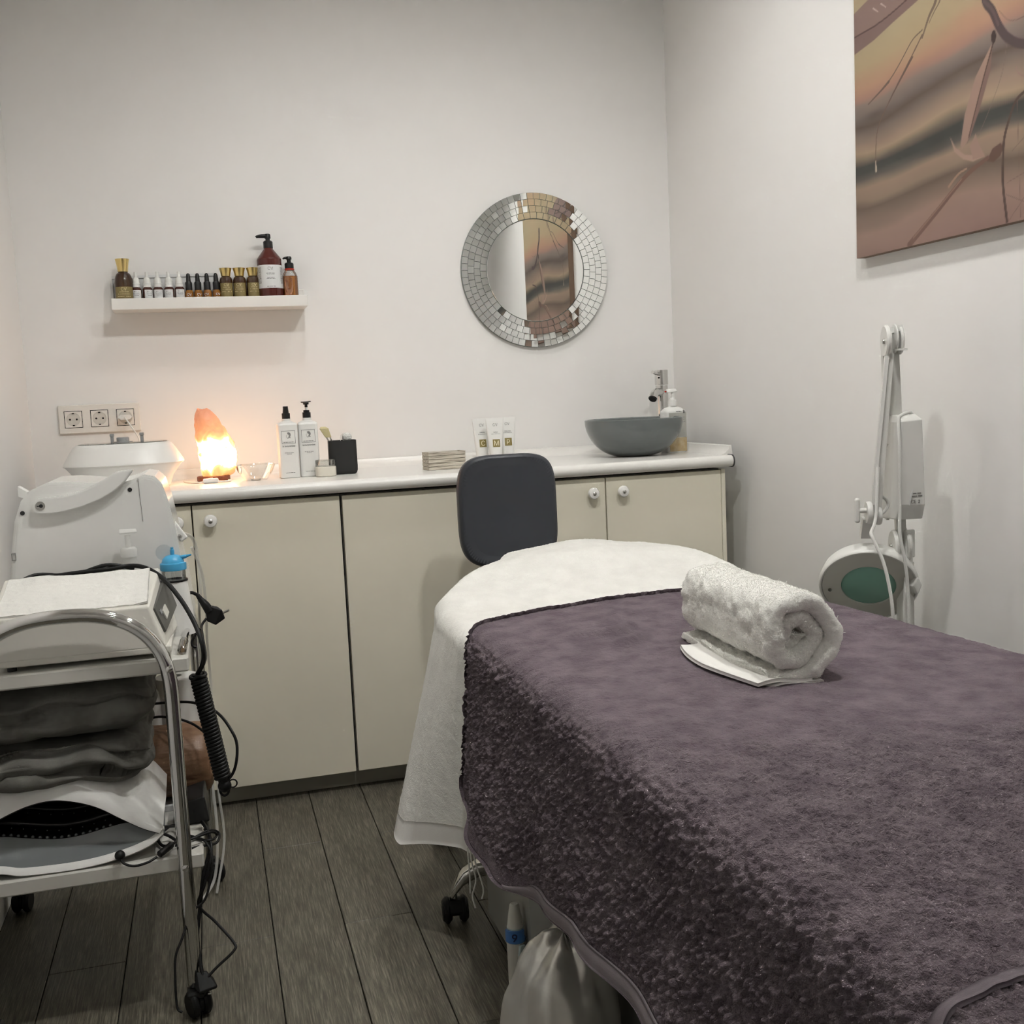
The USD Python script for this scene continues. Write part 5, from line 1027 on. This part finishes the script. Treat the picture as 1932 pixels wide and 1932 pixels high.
for pts in ([(.428, 1.955, .235), (.430, 1.952, .20), (.436, 1.95, .165), (.428, 1.95, .135), (.432, 1.948, .110)], [(.432, 1.955, .235), (.438, 1.952, .195), (.447, 1.95, .16), (.450, 1.95, .14), (.446, 1.95, .125)], [(.424, 1.955, .23), (.425, 1.952, .18), (.424, 1.95, .14)]):
    ww_.part('loose_thread', tube([tuple(np.array(p) - WO) for p in pts], .0017, 7), WBAND)

# rolled towel
def roll():
    th = np.linspace(.16 * math.pi, math.radians(831), 240)
    r = .0065 + (.0610 - .0065) * (th - th[0]) / (th[-1] - th[0])
    wob = 1 + .05 * np.sin(3 * th + .8) + .04 * np.sin(5 * th)
    px, pz = r * wob * np.cos(-th + .19), r * wob * np.sin(-th + .19)
    p = np.stack([px, pz], 1); d = p[-1] - p[-4]; d /= np.linalg.norm(d)
    tail = [p[-1] + d * k + np.array([0, -.05 * k]) for k in np.linspace(.004, .040, 12)]
    return [tuple(q) for q in np.vstack([p, tail])]
sp = roll()
def resample(ring, n):
    p = np.array(ring.coords)[:-1]; ls = sg.LinearRing(p); return np.array([ls.interpolate(t_, normalized=True).coords[0] for t_ in np.linspace(0, 1, n, endpoint=False)])
def spiral_outline():
    """the strip outline itself (not filled where layers touch)"""
    p = np.array(sp); t_ = np.gradient(p, axis=0); t_ /= np.linalg.norm(t_, axis=1, keepdims=True); n = np.stack([-t_[:, 1], t_[:, 0]], 1)
    w = np.full((len(p), 1), .0138); w[-14:] = np.linspace(.0138, .0085, 14)[:, None]
    return p, n, w[:, 0]
RX, RY, RZ = .792, 1.357, .7240
def roll_mesh(L=.31):
    p, n, wv = spiral_outline(); m = len(p); nl = 60; w = .0138
    ring_ = np.linspace(0, 2 * np.pi, 2, endpoint=False)
    # each layer is a strip with rounded ends: cross-section of the sheet along the axis
    ys_ = np.concatenate([w * (1 - np.cos(np.linspace(0, np.pi / 2, 7))), np.linspace(w, L - w, nl)[1:-1], L - w + w * np.sin(np.linspace(0, np.pi / 2, 7))])
    hw = np.concatenate([w * np.sin(np.linspace(0, np.pi / 2, 7)), np.full(nl - 2, w), w * np.cos(np.linspace(0, np.pi / 2, 7))])
    # closed section: outside then inside
    rings = []
    for k in range(m):
        jit = .010 * math.sin(k * .021 + 1) + .006 * math.sin(k * .073)
        hk = hw * wv[k] / w
        yy = ys_ + jit * (1 - ys_ / L) ** 2
        o = np.stack([p[k, 0] + n[k, 0] * hk, yy, p[k, 1] + n[k, 1] * hk], 1); i = np.stack([p[k, 0] - n[k, 0] * hk, yy, p[k, 1] - n[k, 1] * hk], 1)
        rings.append(np.vstack([o, i[::-1][1:-1]]))
    return loft(rings)
rm = roll_mesh()
v = rm.vertices
v[:, 2] = np.where(v[:, 2] < -.062, -.062 + (v[:, 2] + .062) * .35, v[:, 2])
v = v * np.array([1.0, 1.0, 1.0])
d_ = (meshkit.fbm(v * 60, 3, 6) - .5) * .010 + (meshkit.fbm(v * 260, 2, 8) - .5) * .0035
rm.vertices = v + rm.vertex_normals * d_[:, None]
rt_ = Thing('rolled_towel', 'white fluffy terry towel rolled into a spiral on the plum towel', 'towel', (RX, RY, RZ), rz=-2)
rt_.part('roll', rm, PWHITE, True)
def flap(u, v, dx=0, dz=0, k=1.0):
    x = -.070 + .085 * u - .012 * np.sin(v * 3) ; y = -.010 + v * .250; z = -.0575 + .003 * np.sin(u * 5 + v * 4) - .0025 * (1 - u)
    x = x - .018 * (1 - u) * np.sin(v * 2.5); return np.stack([x + dx, y, z + dz + .012 * (1 - u) * (v > .5) * (v - .5)], -1)
rt_.part('flap', grid(lambda u, v: flap(u, v), 50, 70, .0055), WBAND, True, 'flat woven end flap')
rt_.part('flap', grid(lambda u, v: flap(u, v, .018, -.0055), 50, 70, .004), WBAND, True, 'under layer of the end flap')
rng2 = np.random.default_rng(5)
def fuzz(path, mesh, count, length, rad, mat, keep=None):
    pts, fi = trimesh.sample.sample_surface(mesh, count, seed=11); nn_ = mesh.face_normals[fi]
    if keep is not None: k = keep(pts, nn_); pts, nn_ = pts[k], nn_[k]
    dirs = nn_ + rng2.normal(0, .55, nn_.shape); dirs /= np.linalg.norm(dirs, axis=1, keepdims=True)
    l = length * rng2.uniform(.5, 1.15, len(pts))[:, None]; bend = rng2.normal(0, .45, nn_.shape)
    c = np.stack([pts - nn_ * .0008, pts + dirs * l * .5, pts + (dirs + bend * .5) * l], 1).reshape(-1, 3)
    b = UsdGeom.BasisCurves.Define(stage, path)
    b.CreateTypeAttr('linear'); b.CreateCurveVertexCountsAttr([3] * len(pts)); b.CreatePointsAttr([Gf.Vec3f(*map(float, q)) for q in c])
    b.CreateWidthsAttr([rad * 2] * len(c)); b.SetWidthsInterpolation('vertex')
    UsdShade.MaterialBindingAPI.Apply(b.GetPrim()).Bind(mat); tag(b.GetPrim(), kind='stuff'); return b
fuzz(rt_.path + '/pile', rm, 90000, .0046, .00028, M('white_pile', (.84, .835, .79), .95), None)

# ------------------------------------------------------------------ magnifier lamp on the right
LW = M('lamp_white', (.70, .70, .665), .3); LW2 = M('lamp_arm_white', (.64, .64, .60), .4)
LX, LY = 1.441, 2.02
ml = Thing('magnifier_lamp', 'white folded magnifier floor lamp with round lens head beside the right wall', 'magnifier lamp', (LX, LY, 0)); o_ = np.array([LX, LY, 0]); Lp = lambda x, y, z: tuple(np.array((x, y, z)) - o_)
ml.part('post', hull([Lp(x, y, z) for x in (1.429, 1.453) for y in (2.009, 2.031) for z in (.10, .684)], .002), LW, 40)
ml.part('post_base', cat([rod(Lp(1.441, 2.02, .085), Lp(1.441 + .11 * math.cos(a), 2.02 + .11 * math.sin(a), .055), .014) for a in np.linspace(.4, .4 + 2 * math.pi, 6)[:-1]] + [cyl(.026, .06, .12, 24)]), LW2, 40)
for a in np.linspace(.4, .4 + 2 * math.pi, 6)[:-1]: ml.part('caster', move(caster_w(0, 0, 20), Lp(1.441 + .115 * math.cos(a), 2.02 + .115 * math.sin(a), .024)), RUBBER, 40)
ml.part('post_knob', cat([rod(Lp(1.440, 1.985, .640), Lp(1.440, 2.01, .640), .005), hull([Lp(1.440 + .007 * math.cos(a), y, .640 + .014 * math.sin(a)) for a in np.linspace(0, 2 * math.pi, 5)[:-1] for y in (1.980, 1.988)], .005)]), LW, 40, 'white clamp knob')
def disc(c, r, t0, t1, ax=(1, 0, 0)): a = np.array(c); ax = np.array(ax, float); ax /= np.linalg.norm(ax); return along(lathe([(0, 0), (r * .92, 0), (r, (t1 - t0) * .3), (r, (t1 - t0) * .7), (r * .92, t1 - t0), (0, t1 - t0)], 40), a + ax * t0, a + ax * t1)
sx = np.array((.93, -.36, 0))
def bar(a, b, w, d, side=sx):
    a, b = np.array(a), np.array(b); ax = (b - a) / np.linalg.norm(b - a); n2 = np.cross(ax, side); n2 /= np.linalg.norm(n2); s2 = np.cross(n2, ax)
    return trimesh.convex.convex_hull(np.array([p + s2 * i * w / 2 + n2 * j * d / 2 for p in (a, b) for i in (-1, 1) for j in (-1, 1)]))
ml.part('lower_joint', cat([disc(Lp(1.420, 2.015, .722), .036, -.013, -.003, sx), disc(Lp(1.440, 2.012, .722), .034, -.005, .005, sx), bar(Lp(1.437, 2.02, .66), Lp(1.434, 2.02, .76), .016, .016), move(box(-.008, .014, -.016, -.006, -.03, .03, .002), Lp(1.436, 2.012, .728))]), LW, 40)
ml.part('joint_screw', disc(Lp(1.4085, 2.02, .722), .006, -.004, .004, sx), STEEL, 40)
ml.part('lower_arm', cat([bar(Lp(1.431, 2.02, .74), Lp(1.428, 2.02, .80), .020, .018), bar(Lp(1.421, 2.02, .97), Lp(1.413, 2.02, 1.145), .024, .020), bar(Lp(1.404, 2.03, .78), Lp(1.399, 2.03, 1.14), .006, .016)]), LW2, False)
bx_ = [Lp(x, y, z) for (x, z) in ((1.397, .788), (1.457, .786), (1.454, .815), (1.400, .818), (1.404, .990), (1.448, .992), (1.408, 1.001), (1.444, 1.002)) for y in (1.975 if .81 < z < .995 else 1.988, 2.035)]
bb_ = ml.part('ballast_box', hull(bx_, .004), LW, 40, 'white ballast box')
ml.part('rating_label', cat([move(front(words(.020, .003, 4)), Lp(1.436, 1.9706, .838)), move(front(words(.026, .003, 5)), Lp(1.436, 1.9706, .832)), move(front(centred(text('CE', .007))), Lp(1.428, 1.9706, .822)), move(front(centred(text('2', .007))), Lp(1.441, 1.9706, .822))]), PRINT, False, parent=bb_)
ml.part('label_peel', hull([Lp(1.418, 1.9705, .815), Lp(1.418, 1.9695, .836), Lp(1.424, 1.967, .848)], .0005), LWHITE, False, parent=bb_)
ml.part('top_joint', cat([disc(Lp(1.392, 2.005, 1.161), .0335, -.008, .002, sx), disc(Lp(1.412, 2.008, 1.166), .030, -.004, .002, sx), disc(Lp(1.423, 2.008, 1.162), .030, -.003, .004, sx), bar(Lp(1.395, 2.01, 1.18), Lp(1.425, 2.0, 1.188), .012, .010), move(box(-.010, .012, -.008, .004, -.002, .002), Lp(1.412, 1.99, 1.142))]), LW, 40)
ml.part('joint_screw', disc(Lp(1.381, 2.0, 1.160), .0055, -.004, .003, sx), STEEL, 40)
ml.part('upper_arm', cat([bar(Lp(1.392, 2.0, 1.135), Lp(1.356, 2.0, .787), .015, .022)]), LW2, False)
ml.part('upper_arm_rod', cat([bar(Lp(1.381, 1.992, 1.130), Lp(1.343, 1.992, .82), .0075, .010)]), LW, False)
ml.part('spring_catch', bar(Lp(1.372, 2.0, .93), Lp(1.385, 2.0, .945), .006, .006), LW2, False)
ml.part('head_joint', cat([disc(Lp(1.338, 1.995, .803), .024, -.008, .003, sx), disc(Lp(1.357, 1.995, .795), .020, -.004, .006, sx), bar(Lp(1.339, 2.005, .79), Lp(1.343, 2.02, .748), .022, .016)]), LW, 40)
ml.part('head_knob', cat([rod(Lp(1.312, 2.0, .808), Lp(1.334, 1.995, .808), .0055), hull([Lp(1.311, 2.0, .830), Lp(1.311, 2.0, .788)], .006)]), LW, 40, 'white T-shaped clamp knob')
nf = np.array((-.56 * math.cos(.60), -.83 * math.cos(.60), -math.sin(.60))); fc_ = np.array(Lp(1.366, 2.045, .634))
hs_ = lathe([(0, -.052), (.05, -.052), (.082, -.047), (.098, -.034), (.1045, -.012), (.1045, -.002), (.1015, .001), (.0985, .001), (.0985, -.006), (.060, -.010), (.060, -.02), (0, -.02)], 72)
ml.part('head_shell', along(hs_, fc_, fc_ + nf), LW, 45)
ml.part('light_ring', along(lathe([(.0575, -.008), (.0575, -.0015), (.062, -.0005), (.0975, -.0005), (.0985, -.004)], 72), fc_, fc_ + nf), LAMPGLASS, 45, 'grey frosted ring')
ml.part('ring_screw', cat([along(cyl(.004, 0, .002, 14), fc_ + q_ * .082, fc_ + q_ * .082 + nf) for q_ in (np.array((-.80, .58, -.10)), np.array((.78, -.6, .1)))]), DGREYP, 40)
ml.part('lens', along(lathe([(0, .002), (.02, .0012), (.04, -.0015), (.0575, -.006)], 56), fc_, fc_ + nf), LENS, 45, 'green-tinted glass lens')
for pts in ([(1.352, 1.985, .899), (1.340, 1.975, .809), (1.328, 1.965, .781), (1.317, 1.96, .765), (1.316, 1.95, .752), (1.325, 1.93, .707), (1.330, 1.915, .648), (1.333, 1.91, .590), (1.34, 1.92, .50)],
            [(1.450, 2.0, 1.000), (1.434, 1.992, 1.010), (1.408, 1.985, 1.004), (1.395, 1.975, .994), (1.390, 1.965, .93), (1.390, 1.965, .817), (1.386, 1.96, .759), (1.394, 1.955, .701), (1.401, 1.955, .642), (1.403, 1.955, .565), (1.40, 1.96, .48)],
            [(1.438, 2.0, .727), (1.434, 1.99, .686), (1.422, 1.99, .658), (1.415, 1.985, .618), (1.413, 1.985, .565), (1.42, 1.99, .48)],
            [(1.364, 2.0, .837), (1.380, 2.0, .829), (1.3855, 2.0, .815), (1.375, 2.0, .801), (1.360, 2.0, .797)]):
    ml.part('cable', tube([Lp(*p) for p in pts], .0036, 10), LW)

# ------------------------------------------------------------------ by the bed foot: slim tube and satin sack
st_ = Thing('numbered_tube', 'slim white tube with a blue clip numbered 9 standing by the bed base', 'tube', (.4675, 1.79, 0))
st_.part('tube_body', lathe([(0, .004), (.0150, .004), (.0160, .008), (.0165, .120), (0, .120)], 32), WPLAST2, 40)
st_.part('end_cap', cyl(.0155, 0, .006, 28), RUBBER, 40)
st_.part('tapered_cap', lathe([(0, .142), (.0148, .142), (.0125, .160), (.0085, .183), (.0065, .185), (0, .185)], 32), WPLAST2, 40)
st_.part('window', lathe([(0, .120), (.0152, .120), (.0152, .143), (0, .143)], 32), M('pale_blue_plastic', (.50, .62, .62), .3), 40, 'pale blue collar')
cl = st_.part('clip', cat([lathe([(.0160, .1175), (.0182, .1175), (.0182, .1205), (.0160, .1205)], 32), label_arc(.0178, 62, .119, .141, -22, t=.0016)]), BLUED, 40, 'blue clip')
st_.part('number', move(wrap(front(centred(text('9', .0135, .0005, True))), .0198, -20), (0, 0, .130)), M('navy_print', (.01, .02, .07), .5), False, parent=cl)
st_.part('latch', move(hull([(.004, -.0175, .112), (.010, -.0165, .112), (.004, -.0175, .100), (.010, -.0165, .100), (.001, -.019, .095)], .003), (0, 0, 0)), M('latch_plastic', (.55, .65, .64), .3), 40, 'pale latch')
def sack():
    n = 150; rings = []; q = np.linspace(0, 2 * np.pi, n, endpoint=False)
    zs_ = np.concatenate([np.linspace(0, .20, 40), .20 + .072 * np.sin(np.linspace(0, math.pi / 2, 24))[1:]])
    for z in zs_:
        u = z / .272
        r = np.interp(u, [0, .08, .35, .6, .8, .9, .97, 1], [.086, .098, .098, .087, .070, .054, .034, .012])
        f = 1 + .16 * np.sin(4 * q + 1.2 + 3.2 * u) * (.35 + .65 * u) + .09 * np.sin(7 * q + 2.6 - 5 * u) * (.3 + .7 * u) + .05 * np.sin(11 * q + 4 * u)
        f = np.where(np.abs(f) > 0, f, f); rr_ = r * (.86 + .14 * f / 1.0 + .5 * (f - 1) * .5)
        rings.append(np.stack([rr_ * .92 * np.cos(q) + .022 * u, rr_ * 1.25 * np.sin(q), np.full(n, z) + .006 * np.sin(5 * q) * u], 1))
    m = loft(rings); m.vertices += m.vertex_normals * ((meshkit.fbm(m.vertices * np.array([26, 26, 9]), 2, 21) - .5) * .018)[:, None]; m.vertices[:, 2] = np.maximum(m.vertices[:, 2], .001); return m
sk = sack(); sk = ring_tess(sk, .008)
solo('satin_sack', sk, SATIN, 'silvery satin sack slumped on the floor against the bed base', 'bag', (.447, 1.50, 0), smooth=True)
